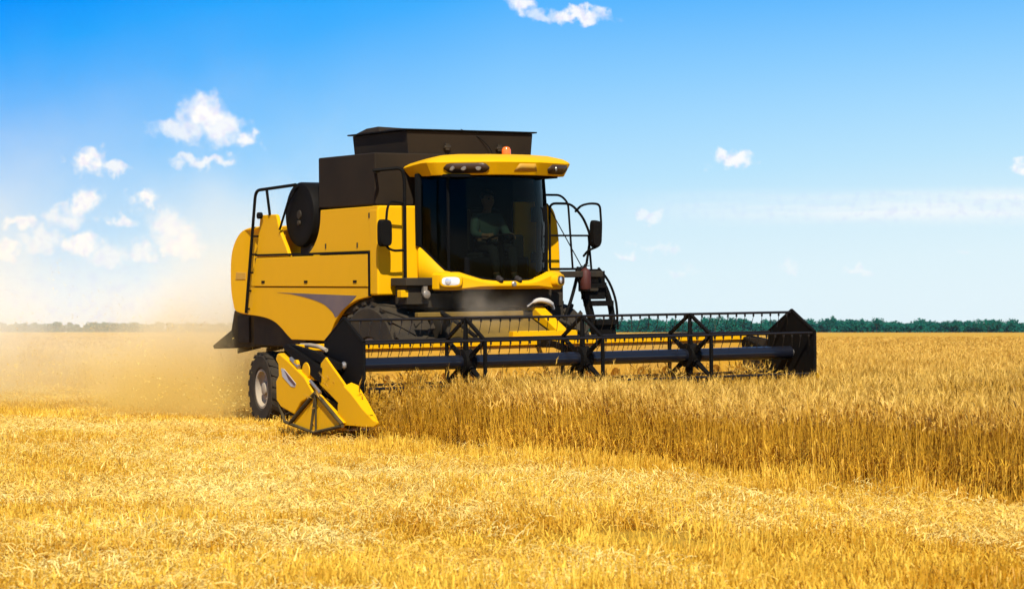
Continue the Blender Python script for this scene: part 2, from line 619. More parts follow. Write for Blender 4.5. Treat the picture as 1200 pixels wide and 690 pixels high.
def edge_y(X):
    return -3.42 - 0.045 * np.maximum(X - 4.0, 0) - 0.1 * np.sin(X * 0.9) * (X > 5) * 0.6


def uncut(X, Y):
    return ((X > 3.15) & (Y > edge_y(X))) | (Y > 3.62)


bm = B_()
ds = list(np.geomspace(36, FAR - 5, 46))
an = list(np.linspace(R(-42), R(36), 90))
gv = {}


def gvert(j, i):
    if (j, i) not in gv:
        d = ds[j]
        x, y = d * math.tan(an[i]), d
        z = 0.5 + min(0.14, 0.0012 * d) + 0.03 * math.sin(x * 0.13) * math.cos(y * 0.09)
        gv[(j, i)] = bm.verts.new((x, y, z))
    return gv[(j, i)]


for j in range(len(ds) - 1):
    for i in range(len(an) - 1):
        ok = True
        for (jj, ii) in ((j, i), (j + 1, i), (j, i + 1), (j + 1, i + 1)):
            X, Y = to_machine(ds[jj] * math.tan(an[ii]), ds[jj])
            if Y < 4.3: ok = False
        if ok:
            bm.faces.new((gvert(j, i), gvert(j, i + 1), gvert(j + 1, i + 1), gvert(j + 1, i)))
o = build('wheat_field', bm, 'canopy', recenter=False)
tag(o, 'golden expanse of ripe wheat reaching to the horizon', kind='structure')

# ------------------------------------------------------------------ plants: source clumps (only used as instances)
SRC = {}


def clump_collection(name, builders):
    c = bpy.data.collections.new(name)
    for i, bld in enumerate(builders):
        V, F, MI, mats = bld(i)
        me = bpy.data.meshes.new(name)
        me.from_pydata(V, [], F)
        me.polygons.foreach_set('material_index', MI)
        for m in mats: me.materials.append(M[m])
        ob = bpy.data.objects.new(name, me)
        c.objects.link(ob)
    SRC[name] = c
    return c


def stick(V, F, MI, pts, r0, r1, mi, n=3):
    base = len(V)
    m = len(pts)
    a0 = random.random() * 6.28
    for i, p in enumerate(pts):
        r = r0 + (r1 - r0) * i / (m - 1)
        t = (Vector(pts[min(i + 1, m - 1)]) - Vector(pts[max(i - 1, 0)])).normalized()
        u = t.orthogonal().normalized(); w = t.cross(u)
        for k in range(n):
            a = a0 + 2 * math.pi * k / n
            V.append(tuple(Vector(p) + u * math.cos(a) * r + w * math.sin(a) * r))
    for i in range(m - 1):
        for k in range(n):
            F.append((base + i * n + k, base + i * n + (k + 1) % n, base + (i + 1) * n + (k + 1) % n, base + (i + 1) * n + k)); MI.append(mi)


def blade(V, F, MI, pts, w, mi):
    base = len(V)
    d = Vector(pts[-1]) - Vector(pts[0])
    s = Vector((-d.y, d.x, 0.0))
    s = s.normalized() if s.length > 1e-5 else Vector((1, 0, 0))
    m = len(pts)
    for i, p in enumerate(pts):
        ww = w * (1 - i / (m - 1)) * 0.5 + 0.0006
        V.append(tuple(Vector(p) - s * ww)); V.append(tuple(Vector(p) + s * ww))
    for i in range(m - 1):
        F.append((base + 2 * i, base + 2 * i + 1, base + 2 * i + 3, base + 2 * i + 2)); MI.append(mi)


def wheat_clump(i):
    V, F, MI = [], [], []
    for k in range(11):
        a, rr = random.random() * 6.28, 0.15 * math.sqrt(random.random())
        x, y = rr * math.cos(a), rr * math.sin(a)
        h = random.gauss(0.66, 0.055)
        la = random.random() * 6.28; ln = abs(random.gauss(0, 0.09))
        dx, dy = math.cos(la) * ln, math.sin(la) * ln
        p = [(x + dx * t ** 2, y + dy * t ** 2, h * t) for t in (0, .35, .7, 1)]
        stick(V, F, MI, p, 0.0023, 0.0015, 0)
        # nodding ear
        t = Vector((dx, dy, 0.0))
        t = t.normalized() if t.length > 1e-5 else Vector((1, 0, 0))
        nod = random.uniform(0.2, 1.5)
        e = [Vector(p[-1])]
        for s in range(4):
            ang = nod * (s + 1) / 4
            e.append(e[-1] + (t * math.sin(ang) + Vector((0, 0, 1)) * math.cos(ang)) * 0.024)
        base = len(V); rad = (0.002, 0.006, 0.0066, 0.0054, 0.0018)
        for q, ep in enumerate(e):
            for kk in range(4):
                aa = kk * math.pi / 2 + 0.5
                V.append((ep.x + rad[q] * math.cos(aa), ep.y + rad[q] * math.sin(aa), ep.z))
        for q in range(4):
            for kk in range(4):
                F.append((base + q * 4 + kk, base + q * 4 + (kk + 1) % 4, base + q * 4 + 4 + (kk + 1) % 4, base + q * 4 + 4 + kk)); MI.append(1)
        for q in range(8):        # awns
            ep = e[random.choice((1, 2, 3, 4))]
            dd = Vector((random.gauss(0, .35), random.gauss(0, .35), 0)) + t * math.sin(nod) + Vector((0, 0, math.cos(nod)))
            blade(V, F, MI, [ep, ep + dd.normalized() * random.uniform(.04, .08)], 0.0022, 1)
        for q in range(random.choice((1, 2))):      # dry leaves
            z0 = random.uniform(0.15, 0.5) * h; la2 = random.random() * 6.28; L2 = random.uniform(0.1, 0.22)
            b0 = Vector((x + dx * (z0 / h) ** 2, y + dy * (z0 / h) ** 2, z0)); d2 = Vector((math.cos(la2), math.sin(la2), 0))
            blade(V, F, MI, [b0, b0 + d2 * L2 * .4 + Vector((0, 0, .09)), b0 + d2 * L2 * .8 + Vector((0, 0, .06)), b0 + d2 * L2 + Vector((0, 0, -.05))], 0.009, 0)
    return V, F, MI, ['stalk', 'ear']


def stub_clump(i):
    V, F, MI = [], [], []
    for k in range(9):
        x, y = random.gauss(0, 0.05), random.gauss(0, 0.03)
        h = random.uniform(0.04, 0.14)
        la = random.random() * 6.28; ln = abs(random.gauss(0, 0.05))
        stick(V, F, MI, [(x, y, -0.01), (x + math.cos(la) * ln, y + math.sin(la) * ln, h)], 0.0032, 0.0030, 0)
    for k in range(4):
        la = random.random() * 6.28; L2 = random.uniform(0.06, 0.16)
        b0 = Vector((random.gauss(0, .05), random.gauss(0, .04), random.uniform(0.0, .06))); d2 = Vector((math.cos(la), math.sin(la), 0))
        blade(V, F, MI, [b0, b0 + d2 * L2 * .5 + Vector((0, 0, .05)), b0 + d2 * L2 + Vector((0, 0, random.uniform(-.02, .06)))], 0.009, 0)
    return V, F, MI, ['stub']


def straw_clump(i):
    V, F, MI = [], [], []
    for k in range(24):
        a, rr = random.random() * 6.28, 0.2 * math.sqrt(random.random())
        x, y, z = rr * math.cos(a), rr * math.sin(a), random.uniform(0.02, 0.12)
        la = random.random() * 6.28; L2 = random.uniform(0.03, 0.13); dz = random.uniform(-.5, .5) * L2
        p0 = Vector((x, y, z)); d = Vector((math.cos(la) * L2, math.sin(la) * L2, dz))
        if random.random() < .5:
            stick(V, F, MI, [p0, p0 + d * .5 + Vector((0, 0, .01)), p0 + d], 0.0027, 0.0022, 0)
        else:
            blade(V, F, MI, [p0, p0 + d * .5 + Vector((0, 0, .015)), p0 + d], 0.008, 0)
    return V, F, MI, ['straw']


clump_collection('wheat_clump', [wheat_clump] * 10)
clump_collection('stubble_clump', [stub_clump] * 10)
clump_collection('straw_clump', [straw_clump] * 10)


def scatter(name, pts, rot, scl, src, nvar):
    me = bpy.data.meshes.new(name)
    n = len(pts)
    me.vertices.add(n)
    me.vertices.foreach_set('co', np.asarray(pts, dtype=np.float32).ravel())
    a = me.attributes.new('rot', 'FLOAT_VECTOR', 'POINT'); a.data.foreach_set('vector', np.asarray(rot, dtype=np.float32).ravel())
    a = me.attributes.new('scl', 'FLOAT_VECTOR', 'POINT'); a.data.foreach_set('vector', np.asarray(scl, dtype=np.float32).ravel())
    a = me.attributes.new('pick', 'INT', 'POINT'); a.data.foreach_set('value', rng.integers(0, nvar, n).astype(np.int32))
    ob = bpy.data.objects.new(name, me)
    COL.objects.link(ob)
    ng = bpy.data.node_groups.new(name, 'GeometryNodeTree')
    ng.interface.new_socket('Geometry', in_out='INPUT', socket_type='NodeSocketGeometry')
    ng.interface.new_socket('Geometry', in_out='OUTPUT', socket_type='NodeSocketGeometry')
    N, L = ng.nodes, ng.links
    gi, go = N.new('NodeGroupInput'), N.new('NodeGroupOutput')
    ci = N.new('GeometryNodeCollectionInfo')
    ci.inputs['Collection'].default_value = SRC[src]
    ci.inputs['Separate Children'].default_value = True
    ci.inputs['Reset Children'].default_value = True
    ip = N.new('GeometryNodeInstanceOnPoints')
    ip.inputs['Pick Instance'].default_value = True

    def attr(nm, t):
        k = N.new('GeometryNodeInputNamedAttribute'); k.data_type = t; k.inputs['Name'].default_value = nm
        return k.outputs['Attribute']
    L.new(gi.outputs[0], ip.inputs['Points'])
    L.new(ci.outputs[0], ip.inputs['Instance'])
    L.new(attr('pick', 'INT'), ip.inputs['Instance Index'])
    L.new(attr('rot', 'FLOAT_VECTOR'), ip.inputs['Rotation'])
    L.new(attr('scl', 'FLOAT_VECTOR'), ip.inputs['Scale'])
    L.new(ip.outputs[0], go.inputs[0])
    md = ob.modifiers.new('scatter', 'NODES'); md.node_group = ng
    return ob


def sample(d0, d1, dens, half=R(14.5), rows=0.0):
    """points in the wedge the camera looks along, thinning with distance; dens(d) in clumps per square metre"""
    out = []
    edges = np.geomspace(d0, d1, max(2, int(math.log(d1 / d0) / 0.08) + 1))
    for a, b in zip(edges, edges[1:]):
        mid = (a + b) / 2
        w = math.tan(half)
        area = w * (b * b - a * a) + 2 * 3.0 * (b - a)
        n = int(area * dens(mid))
        d = np.sqrt(rng.uniform(a * a, b * b, n))
        x = (d * w + 3.0) * rng.uniform(-1, 1, n)
        out.append(np.stack([x, d], 1))
    return np.concatenate(out)


def vnoise(x, y, s, seed=0):
    """cheap smooth value noise"""
    r = np.random.default_rng(seed).random((64, 64))
    u, v = x / s, y / s
    i, j = np.floor(u).astype(int), np.floor(v).astype(int)
    fu, fv = u - i, v - j
    fu, fv = fu * fu * (3 - 2 * fu), fv * fv * (3 - 2 * fv)
    g = lambda a, b: r[a % 64, b % 64]
    return (g(i, j) * (1 - fu) + g(i + 1, j) * fu) * (1 - fv) + (g(i, j + 1) * (1 - fu) + g(i + 1, j + 1) * fu) * fv


def in_tracks(X, Y):
    """under the machine: wheels and header keep this strip free of tall stems"""
    return (X > -5.0) & (X < 3.2) & (np.abs(Y) < 3.7)


# standing wheat
p = sample(10, 230, lambda d: 58 * min(1, (24 / d)) ** 1.35)
X, Y = to_machine(p[:, 0], p[:, 1])
keep = uncut(X, Y + rng.normal(0, .07, len(X)))
p, X, Y = p[keep], X[keep], Y[keep]
n = len(p)
rot = np.stack([rng.normal(0, .05, n), rng.normal(0, .05, n), rng.uniform(0, 6.28, n)], 1)
hs = 0.90 + 0.22 * vnoise(p[:, 0], p[:, 1], 2.3, 3) + rng.normal(0, .04, n)
hs *= np.where((X < 4.1) & (np.abs(Y) < 3.4), .72, 1.0)      # bent under the reel
wd = np.clip(p[:, 1] / 45, 1, 3.2)
scl = np.stack([wd, wd, hs], 1)
o = scatter('standing_wheat', np.c_[p, np.zeros(n)], rot, scl, 'wheat_clump', 10)
tag(o, 'standing ripe wheat with golden nodding ears', kind='stuff')
N_WHEAT = n

# stubble in drill rows along the direction of travel
p = sample(9.5, 160, lambda d: 75 * min(1, (22 / d)) ** 1.6)
X, Y = to_machine(p[:, 0], p[:, 1])
Y = np.round(Y / 0.16) * 0.16 + rng.normal(0, .015, len(Y))
keep = (~uncut(X, Y)) & (vnoise(X, Y, .45, 21) * .6 + vnoise(X, Y, 1.9, 22) * .5 + rng.normal(0, .1, len(X)) > .36)
X, Y, p = X[keep], Y[keep], p[keep]
wx, wy = to_world(X, Y)
n = len(wx)
hs = 0.55 + 1.0 * vnoise(wx, wy, 1.4, 5) + rng.normal(0, .1, n)
hs *= 1 + .8 * np.exp(-((Y + 4.35 + .3 * np.sin(X * .7)) / .55) ** 2) * (X > 5)
wd = np.clip(wy / 30, 1, 2.4)
rot = np.stack([rng.normal(0, .12, n), rng.normal(0, .12, n), rng.uniform(0, 6.28, n)], 1)
o = scatter('stubble', np.c_[wx, wy, np.zeros(n)], rot, np.stack([wd, wd, np.clip(hs, .4, 2.3)], 1), 'stubble_clump', 10)
tag(o, 'short golden stubble left in rows after the cut', kind='stuff')
N_STUB = n

# chopped straw lying in bands
p = sample(9.5, 110, lambda d: 85 * min(1, (20 / d)) ** 1.5)
X, Y = to_machine(p[:, 0], p[:, 1])
nz = vnoise(X * 0.4, Y, .8, 8) * .55 + vnoise(X * .6, Y * 1.2, 2.4, 9) * .75
keep = (~uncut(X, Y - .1)) & (nz + rng.normal(0, .06, len(X)) > .64)
wx, wy = p[keep, 0], p[keep, 1]
n = len(wx)
wd = np.clip(wy / 28, 1, 2.4)
rot = np.stack([rng.normal(0, .1, n), rng.normal(0, .1, n), rng.uniform(0, 6.28, n)], 1)
o = scatter('loose_straw', np.c_[wx, wy, np.zeros(n)], rot, np.stack([wd, wd, rng.uniform(.6, 1.3, n)], 1), 'straw_clump', 10)
tag(o, 'pale loose straw and chaff strewn over the stubble', kind='stuff')
print('clumps', N_WHEAT, N_STUB, n)

# ------------------------------------------------------------------ far trees


def leaf_faces(V, F, cx, cy, cz, rx, ry, rz, n, s):
    for _ in range(n):
        while True:
            u = Vector((random.uniform(-1, 1), random.uniform(-1, 1), random.uniform(-1, 1)))
            if 0.25 < u.length < 1: break
        u *= random.uniform(.75, 1.08)
        c = Vector((cx + u.x * rx, cy + u.y * ry, cz + u.z * rz))
        a = Vector((random.gauss(0, 1), random.gauss(0, 1), random.gauss(0, 1))).normalized()
        b = a.orthogonal().normalized()
        k = s * random.uniform(.6, 1.3)
        i = len(V)
        V += [tuple(c + a * k), tuple(c + b * k * .8), tuple(c - a * k), tuple(c - b * k * .8)]
        F.append((i, i + 1, i + 2, i + 3))


def mesh_obj(name, V, F, m, parent=None):
    me = bpy.data.meshes.new(name)
    me.from_pydata(V, [], F)
    me.materials.append(M[m])
    ob = bpy.data.objects.new(name, me)
    COL.objects.link(ob)
    if parent: ob.parent = parent
    return ob


def crown(h, w, n, s):
    V, F = [], []
    for q in range(6):
        a = random.random() * 6.28
        leaf_faces(V, F, math.cos(a) * w * .38, math.sin(a) * w * .38, h * random.uniform(.42, .78),
                   w * random.uniform(.3, .5), w * random.uniform(.3, .5), h * random.uniform(.14, .26), n // 6, s)
    return V, F


def far_tree(px, d, h, w, label):
    x = (px - 600) / 2847 * d
    root = empty('tree', None, (x, d, 0))
    tag(root, label, 'tree', 'trees standing out of the far wood')
    V, F = crown(h, w, 420, .55)
    mesh_obj('crown', V, F, 'leaf', root)
    bm = B_()
    tube(bm, [(0, 0, -.1), (.1, 0, h * .3), (0, .1, h * .6)], [.3, .22, .1], 6)
    tube(bm, [(.08, 0, h * .35), (w * .25, .2, h * .6)], [.14, .05], 5)
    tube(bm, [(.08, 0, h * .4), (-w * .25, -.2, h * .62)], [.14, .05], 5)
    build('trunk', bm, 'bark', root, recenter=False)


def wood(name, px0, px1, d, h0, h1, step, label, n=260):
    V, F = [], []
    px = px0
    while px < px1:
        x = (px - 600) / 2847 * d
        dd = d + random.uniform(-25, 25)
        t = (px - px0) / (px1 - px0)
        h = (h0 + (h1 - h0) * t) * random.uniform(.72, 1.12)
        w = random.uniform(5, 9)
        for q in range(5):
            leaf_faces(V, F, x + random.uniform(-.4, .4) * w, dd + random.uniform(-.4, .4) * w, h * random.uniform(.35, .72),
                       w * random.uniform(.3, .55), w * .5, h * random.uniform(.16, .28), n // 5, .75)
        leaf_faces(V, F, x, dd, h * .22, w * .7, w * .6, h * .24, n // 3, .9)
        px += step * random.uniform(.6, 1.4)
    o = mesh_obj(name, V, F, 'leaf')
    tag(o, label, kind='stuff')


wood('wood', 352, 1520, 1500, 11.0, 8.2, 3.2, 'dark green wood along the horizon on the open side')
wood('wood', -420, 340, 2000, 9.5, 9.5, 3.4, 'dust veiled line of trees on the far horizon')
far_tree(1027, 1462, 11.6, 8, 'tallest round dark tree rising from the far wood')
far_tree(973, 1462, 11.8, 4.5, 'slim dark tree poking above the far wood near the reel end')
far_tree(1158, 1462, 10.4, 15, 'broad flat topped tree clump of the far wood, broadest of its trees')
far_tree(838, 1462, 12.3, 9, 'dark rounded tree of the far wood seen above the reel bars')
#@@MACHINE@@
# ------------------------------------------------------------------ combine harvester
hv = empty('combine_harvester')
hv.matrix_world = ROOT_M
tag(hv, 'yellow combine harvester with dark grain tank cutting the ripe wheat', 'combine harvester')


def group_part(name, parent, loc=(0, 0, 0)):
    pa = Vector(parent.get('_abs', (0, 0, 0)))
    e = empty(name, parent, Vector(loc) - pa)
    e['_abs'] = list(loc)
    return e


def dup(o, d, parent=None):
    c = o.copy()
    COL.objects.link(c)
    c.location = Vector(o.location) + Vector(d)
    if parent: c.parent = parent
    return c


# --- body
YS = -1.6
# side strip panel
bm = B_()
prism(bm, [(-3.63, 2.055), (.07, 2.045), (.11, 2.50), (-3.45, 2.475)], YS - .012, YS + .05)
build('side_panel', bm, 'yellow', hv, .012)
# lower skirt with wheel arches
arch_r = smooth_path([(-3.78, 1.63), (-3.45, 1.615), (-3.12, 1.585), (-2.85, 1.53), (-2.65, 1.45), (-2.45, 1.35), (-2.31, 1.285)], 4)
arch_f = smooth_path([(-1.28, 1.285), (-1.12, 1.36), (-.94, 1.55), (-.75, 1.69), (-.58, 1.77), (-.28, 1.86), (.07, 1.91)], 4)
bm = B_()
prism(bm, [tuple(v) for v in arch_r] + [tuple(v) for v in arch_f] + [(.07, 2.035), (-3.66, 2.045)], YS, YS + .06)
skirt = build('lower_skirt', bm, 'yellow', hv, .01)
# decal swoosh
bm = B_()
up = smooth_path([(-2.75, 1.965), (-2.1, 1.955), (-1.54, 1.945), (-.9, 1.935), (-.28, 1.925)], 4)
lo = smooth_path([(-.28, 1.925), (-.42, 1.85), (-.55, 1.79), (-.72, 1.715), (-.9, 1.62), (-1.0, 1.69), (-1.23, 1.79), (-1.5, 1.85), (-1.9, 1.905), (-2.3, 1.945)], 4)
prism(bm, [tuple(v) for v in up] + [tuple(v) for v in lo[1:]], YS - .004, YS + .002)
build('swoosh_decal', bm, 'purple', skirt)
# upper panel beneath the tank
bm = B_()
left = smooth_path([(-1.36, 3.13), (-1.38, 2.95), (-1.45, 2.78), (-1.58, 2.63), (-1.74, 2.525)], 4)
prism(bm, [tuple(v) for v in left] + [(.11, 2.535), (.30, 2.54), (.33, 3.145)], YS + .005, YS + .3)
build('upper_panel', bm, 'yellow', hv, .02)
for (x, z) in ((-3.2, 2.12), (-1.8, 2.12), (-.3, 2.12)):
    bm = B_()
    box(bm, x - .05, x + .05, YS - .022, YS - .008, z - .018, z + .018)
    build('latch', bm, 'black', hv, .004)
for (x, z) in ((-.25, 2.62), (-1.2, 2.62), (.1, 3.02)):
    bm = B_()
    box(bm, x - .012, x + .012, YS - .006, YS + .01, z - .035, z + .035)
    build('hinge', bm, 'frame', hv, .003)
# front corner panel beside the cab (faces forward)
bm = B_()
prism(bm, [(-1.6, 1.93), (-.93, 1.93), (-.93, 3.15), (-1.57, 3.15), (-1.6, 3.1)], .10, .335, 'X')
build('front_corner_panel', bm, 'yellow', hv, .045, seg=4)
bm = B_()
box(bm, .085, .112, YS - .016, YS + .02, 1.92, 2.53)
box(bm, -3.47, .1, YS - .014, YS + .02, 2.502, 2.532)
build('panel_seam', bm, 'black', hv)
# panel on the far side, seen past the cab and through its door glass
bm = B_()
top = smooth_path([(1.37, 2.25), (1.36, 2.6), (1.33, 2.9), (1.27, 3.1), (1.16, 3.2), (1.0, 3.22)], 4)
prism(bm, [(.60, 2.05), (1.36, 2.05)] + [tuple(v) for v in top] + [(.60, 3.22)], -.2, .30, 'X')
build('far_corner_panel', bm, 'yellow', hv, .03, seg=3)
# fin panel in front of the ladder
bm = B_()
prism(bm, [(-3.45, 2.485), (-2.36, 2.485), (-2.45, 2.62), (-2.66, 2.86), (-2.76, 3.08), (-2.80, 3.11), (-3.28, 3.11), (-3.32, 3.08)], YS, YS + .06)
build('fin_panel', bm, 'yellow', hv, .015)
# inner rear hood (rounded)
bm = B_()
rings = []
prof = smooth_path([(-3.6, 1.62), (-4.22, 1.66), (-4.36, 1.80), (-4.43, 2.05), (-4.42, 2.45), (-4.32, 2.68), (-4.12, 2.85), (-3.85, 2.93), (-3.4, 2.95), (-2.4, 2.96), (-1.35, 2.96), (-1.35, 2.3), (-1.35, 1.75), (-2.4, 1.62)], 5, True)
cx = Vector((-2.9, 2.3))
for (y, k) in ((YS + .012, .965), (YS + .03, .985), (YS + .07, 1.0), (0, 1.0), (1.4, 1.0), (1.5, .96)):
    rings.append([((p.x - cx.x) * k + cx.x, y + (.28 if p.x > -3.4 and y < -1 else 0), (p.y - cx.y) * k + cx.y) for p in prof])
loft(bm, rings)
build('rear_hood', bm, 'yellow', hv)
# rear handle/vent mark on hood
bm = B_()
prism(bm, [(-4.2, 2.16), (-3.86, 2.16), (-3.84, 2.26), (-4.18, 2.27)], YS + .004, YS + .02)
build('hood_vent', bm, 'yellow_dusty', hv, .004)
# main hull, dark chassis behind the panels
bm = B_()
box(bm, -3.7, .05, -1.52, 1.45, 1.66, 2.49)
box(bm, -3.6, .05, -1.0, 1.4, 2.49, 2.9)
box(bm, -1.4, .08, -1.40, 1.3, 2.9, 3.16)
build('hull', bm, 'frame', hv, .03)
bm = B_()
box(bm, -4.1, .9, -.85, .85, .95, 1.7)
box(bm, -3.95, -2.2, -1.42, 1.42, 1.16, 1.72)
box(bm, -.25, .25, -1.0, 1.0, .75, 1.1)
box(bm, -3.75, -3.5, -1.1, 1.1, .45, .72)
box(bm, .1, .62, -1.30, 1.2, 1.74, 1.94)
box(bm, .1, .9, -.6, .8, 1.74, 2.0)
box(bm, -3.7, -3.55, -.35, .35, .6, 1.1)
build('chassis', bm, 'frame', hv, .03)
# straw chopper hanging at the rear
bm = B_()
loft(bm, [[(-3.9, y, 1.14), (-3.9, y, 1.66), (-4.80, y, 1.68), (-4.92, y, 1.38), (-5.52, y * 1.03, 1.13), (-5.48, y * 1.03, 1.08)] for y in (-1.34, -.5, .5, 1.34)])
ch = build('straw_chopper', bm, 'chopper', hv, .012)
for y in (-1.0, -.5, 0, .5, 1.0):
    bm = B_()
    prism(bm, [(-4.6, 1.1), (-5.4, 1.0), (-5.4, 1.07), (-4.6, 1.3)], y - .012, y + .012)
    build('spreader_vane', bm, 'frame', ch)
bm = B_()
box(bm, -4.6, -4.2, -1.38, -1.342, 1.2, 1.6)
build('chopper_plate', bm, 'frame', ch, .006)

# --- rotary dust screen
DC = Vector((-2.23, -1.5, 3.09))
bm = B_()
lathe(bm, [(.30, .012), (.42, 0), (.455, .012), (.47, .04), (.47, .32), (.45, .36), (.30, .38)], DC, 'Y', 48)
sc_ = build('dust_screen', bm, 'black', hv, sharp=30)
bm = B_()
lathe(bm, [(.025, -.02), (.04, -.012), (.04, .02)], DC + Vector((.0, 0, -.12)), 'Y', 14)
lathe(bm, [(.06, -.006), (.07, .02)], DC, 'Y', 18)
build('screen_hub', bm, 'frame', sc_)
bm = B_()
box(bm, -2.36, -2.0, -1.42, -1.12, 2.5, 2.75)
build('screen_pedestal', bm, 'frame', hv, .02)
bm = B_()
lathe(bm, [(.30, .38), (.33, .5), (.33, .95)], DC + Vector((0, 0, 0)), 'Y', 32)
build('air_duct', bm, 'steel', hv)

# --- rear ladder rails
bm = B_()
tube(bm, fillet([(-3.70, -1.66, 1.66), (-3.33, -1.66, 3.475), (-2.2, -1.66 + .1, 3.52)], .12), .024)
tube(bm, [(-2.98, -1.6, 3.1), (-2.98, -1.65, 3.49)], .022)
tube(bm, fillet([(-2.62, -1.62, 2.88), (-2.36, -1.6, 3.3), (-2.25, -1.5, 3.5)], .06), .018)
tube(bm, [(-3.7, -1.3, 1.66), (-3.35, -1.3, 3.0)], .02)
for k in range(5):
    t = k / 5
    tube(bm, [(-3.70 + .37 * t * .75, -1.66, 1.72 + t * 1.35), (-3.70 + .37 * t * .75, -1.3, 1.72 + t * 1.35)], .014, 6)
build('ladder', bm, 'black', hv)
bm = B_()
lathe(bm, [(.02, -.03), (.05, -.03), (.05, .03), (.02, .03)], (-3.2, -1.66, 3.1), 'Y', 14)
build('ladder_lamp', bm, 'black', hv)

# --- grain tank
bm = B_()
prism(bm, [(-1.70, -1.45), (0.0, -1.45), (0.0, 1.2), (-1.70, 1.2)], 3.165, 3.885, 'Z')
tk = build('grain_tank', bm, 'tank', hv, .02)
bm = B_()
loft(bm, [[(-1.62, -.90, 3.87), (-.04, -.90, 3.87), (-.04, 1.10, 3.87), (-1.62, 1.10, 3.87)],
          [(-1.63, -.93, 4.20), (-.02, -.93, 4.20), (-.02, 1.12, 4.20), (-1.63, 1.12, 4.20)]])
build('tank_extension', bm, 'tank', tk, .01)
bm = B_()
box(bm, -1.70, .02, -.98, 1.17, 4.205, 4.225)
loft(bm, [[(-1.5, -.94, 4.225), (-.5, -.94, 4.225), (-.5, .9, 4.225), (-1.5, .9, 4.225)],
          [(-1.3, -.8, 4.26), (-.7, -.8, 4.26), (-.7, .8, 4.26), (-1.3, .8, 4.26)]])
build('tank_lid', bm, 'black', tk, .005)
for y in (-.3, .55):
    bm = B_()
    box(bm, -.02, .015, y - .03, y + .03, 3.94, 4.03)
    lathe(bm, [(.02, -.05), (.02, .05)], (.0, y, 3.98), 'Y', 10)
    build('tank_latch', bm, 'frame', tk)
bm = B_()
loft(bm, [[(-1.45, -.97, 4.225), (-.75, -.97, 4.225), (-.75, -.3, 4.225), (-1.45, -.3, 4.225)], [(-1.2, -.93, 4.29), (-.85, -.93, 4.30), (-.85, -.35, 4.28), (-1.2, -.35, 4.27)]])
build('lid_flap', bm, 'tank', tk, .006)
for y in (-.35, .5):
    bm = B_()
    box(bm, 0.0, .012, y - .02, y + .02, 3.2, 3.87)
    build('tank_rib', bm, 'tank', tk, .004)
# whip aerial
bm = B_()
tube(bm, smooth_path([(.03, .45, 3.84), (.02, .36, 4.0), (-.02, .2, 4.14), (-.1, -.02, 4.24)], 5), .006, 5)
build('aerial', bm, 'black', hv)

# --- cab
cab = group_part('cab', hv, (.8, 0, 2.9))
half = [(.36, -.965), (.58, -.90), (.79, -.80), (.97, -.63), (1.09, -.38), (1.14, -.12)]
path = smooth_path([Vector((x, y, 0)) for x, y in half] + [Vector((x, -y, 0)) for x, y in half[::-1]], 5)
m_ = len(path)


def zb(p):           # lower edge of the glass around the cab
    if p.y < -.8:
        t = (p.x - .36) / .43
        return 2.60 - .34 * max(0, min(1, t)) ** 1.2
    return 2.115 + .15 * max(0, (-p.y - .1) / .7) ** 2 * 1.0 + .05 * max(0, p.y / .8) ** 2


def off(p, k, z):
    return (p.x * (1 + 0 * k) + .03 * k, p.y * (1 + .03 * k), z)


bm = B_()
glow = [Vector((p.x, p.y, zb(p))) for p in path]
gup = [Vector((p.x - .03, p.y * .985, 3.58)) for p in path]
gmid = [Vector((a.x * .55 + b.x * .45 + .03, (a.y + b.y) / 2 * 1.02, a.z * .5 + b.z * .5)) for a, b in zip(glow, gup)]
V0 = [[bm.verts.new(p) for p in r] for r in (glow, gmid, gup)]
for A, B in zip(V0, V0[1:]):
    for i in range(m_ - 1):
        bm.faces.new((A[i], A[i + 1], B[i + 1], B[i]))
build('windshield', bm, 'glass', cab)
# skirt of the cab below the glass
bm = B_()
sheet(bm, [(p.x - .01, p.y, 2.0) for p in path], [(p.x - .01, p.y, zb(p) - .004) for p in path])
build('cab_skirt', bm, 'yellow', cab, solid=.05)
# glass edge seal + posts
bm = B_()
tube(bm, [g + Vector((.004, 0, .006)) for g in glow], .014, 6)
build('glass_seal', bm, 'interior', cab)


def post(i, r):
    return [glow[i], gmid[i], gup[i]]


for i, r in ((0, .055), (11, .022), (m_ - 12, .030), (m_ - 1, .05)):
    bm = B_()
    tube(bm, smooth_path(post(i, r), 4), r, 8)
    build('cab_post', bm, 'interior', cab)
# bumper band with lamp pods (hugs the front, proud of the skirt)
bp = smooth_path([Vector(v) for v in ((.80, -1.02, 0), (.96, -.94, 0), (1.08, -.72, 0), (1.18, -.4, 0), (1.22, 0, 0), (1.18, .4, 0), (1.08, .72, 0), (.98, .94, 0), (.84, 1.03, 0))], 5)
bm = B_()
rings = []
for i, p in enumerate(bp):
    t = abs(p.y)
    zt = 2.105 + .125 * min(1, max(0, (t - .28) / .5)) ** 1.4
    zl = 2.025 - .035 * min(1, max(0, (t - .45) / .35))
    d = Vector((p.x - .2, p.y * 1.2, 0)).normalized()
    q = p - d * .11
    rings.append([(q.x, q.y, zl), (p.x - d.x * .02, p.y - d.y * .02, zl), (p.x, p.y, zl + .02), (p.x, p.y, zt - .03), (p.x - d.x * .03, p.y - d.y * .03, zt), (q.x, q.y, zt + .01)])
loft(bm, rings)
build('bumper_band', bm, 'yellow', cab, .008)
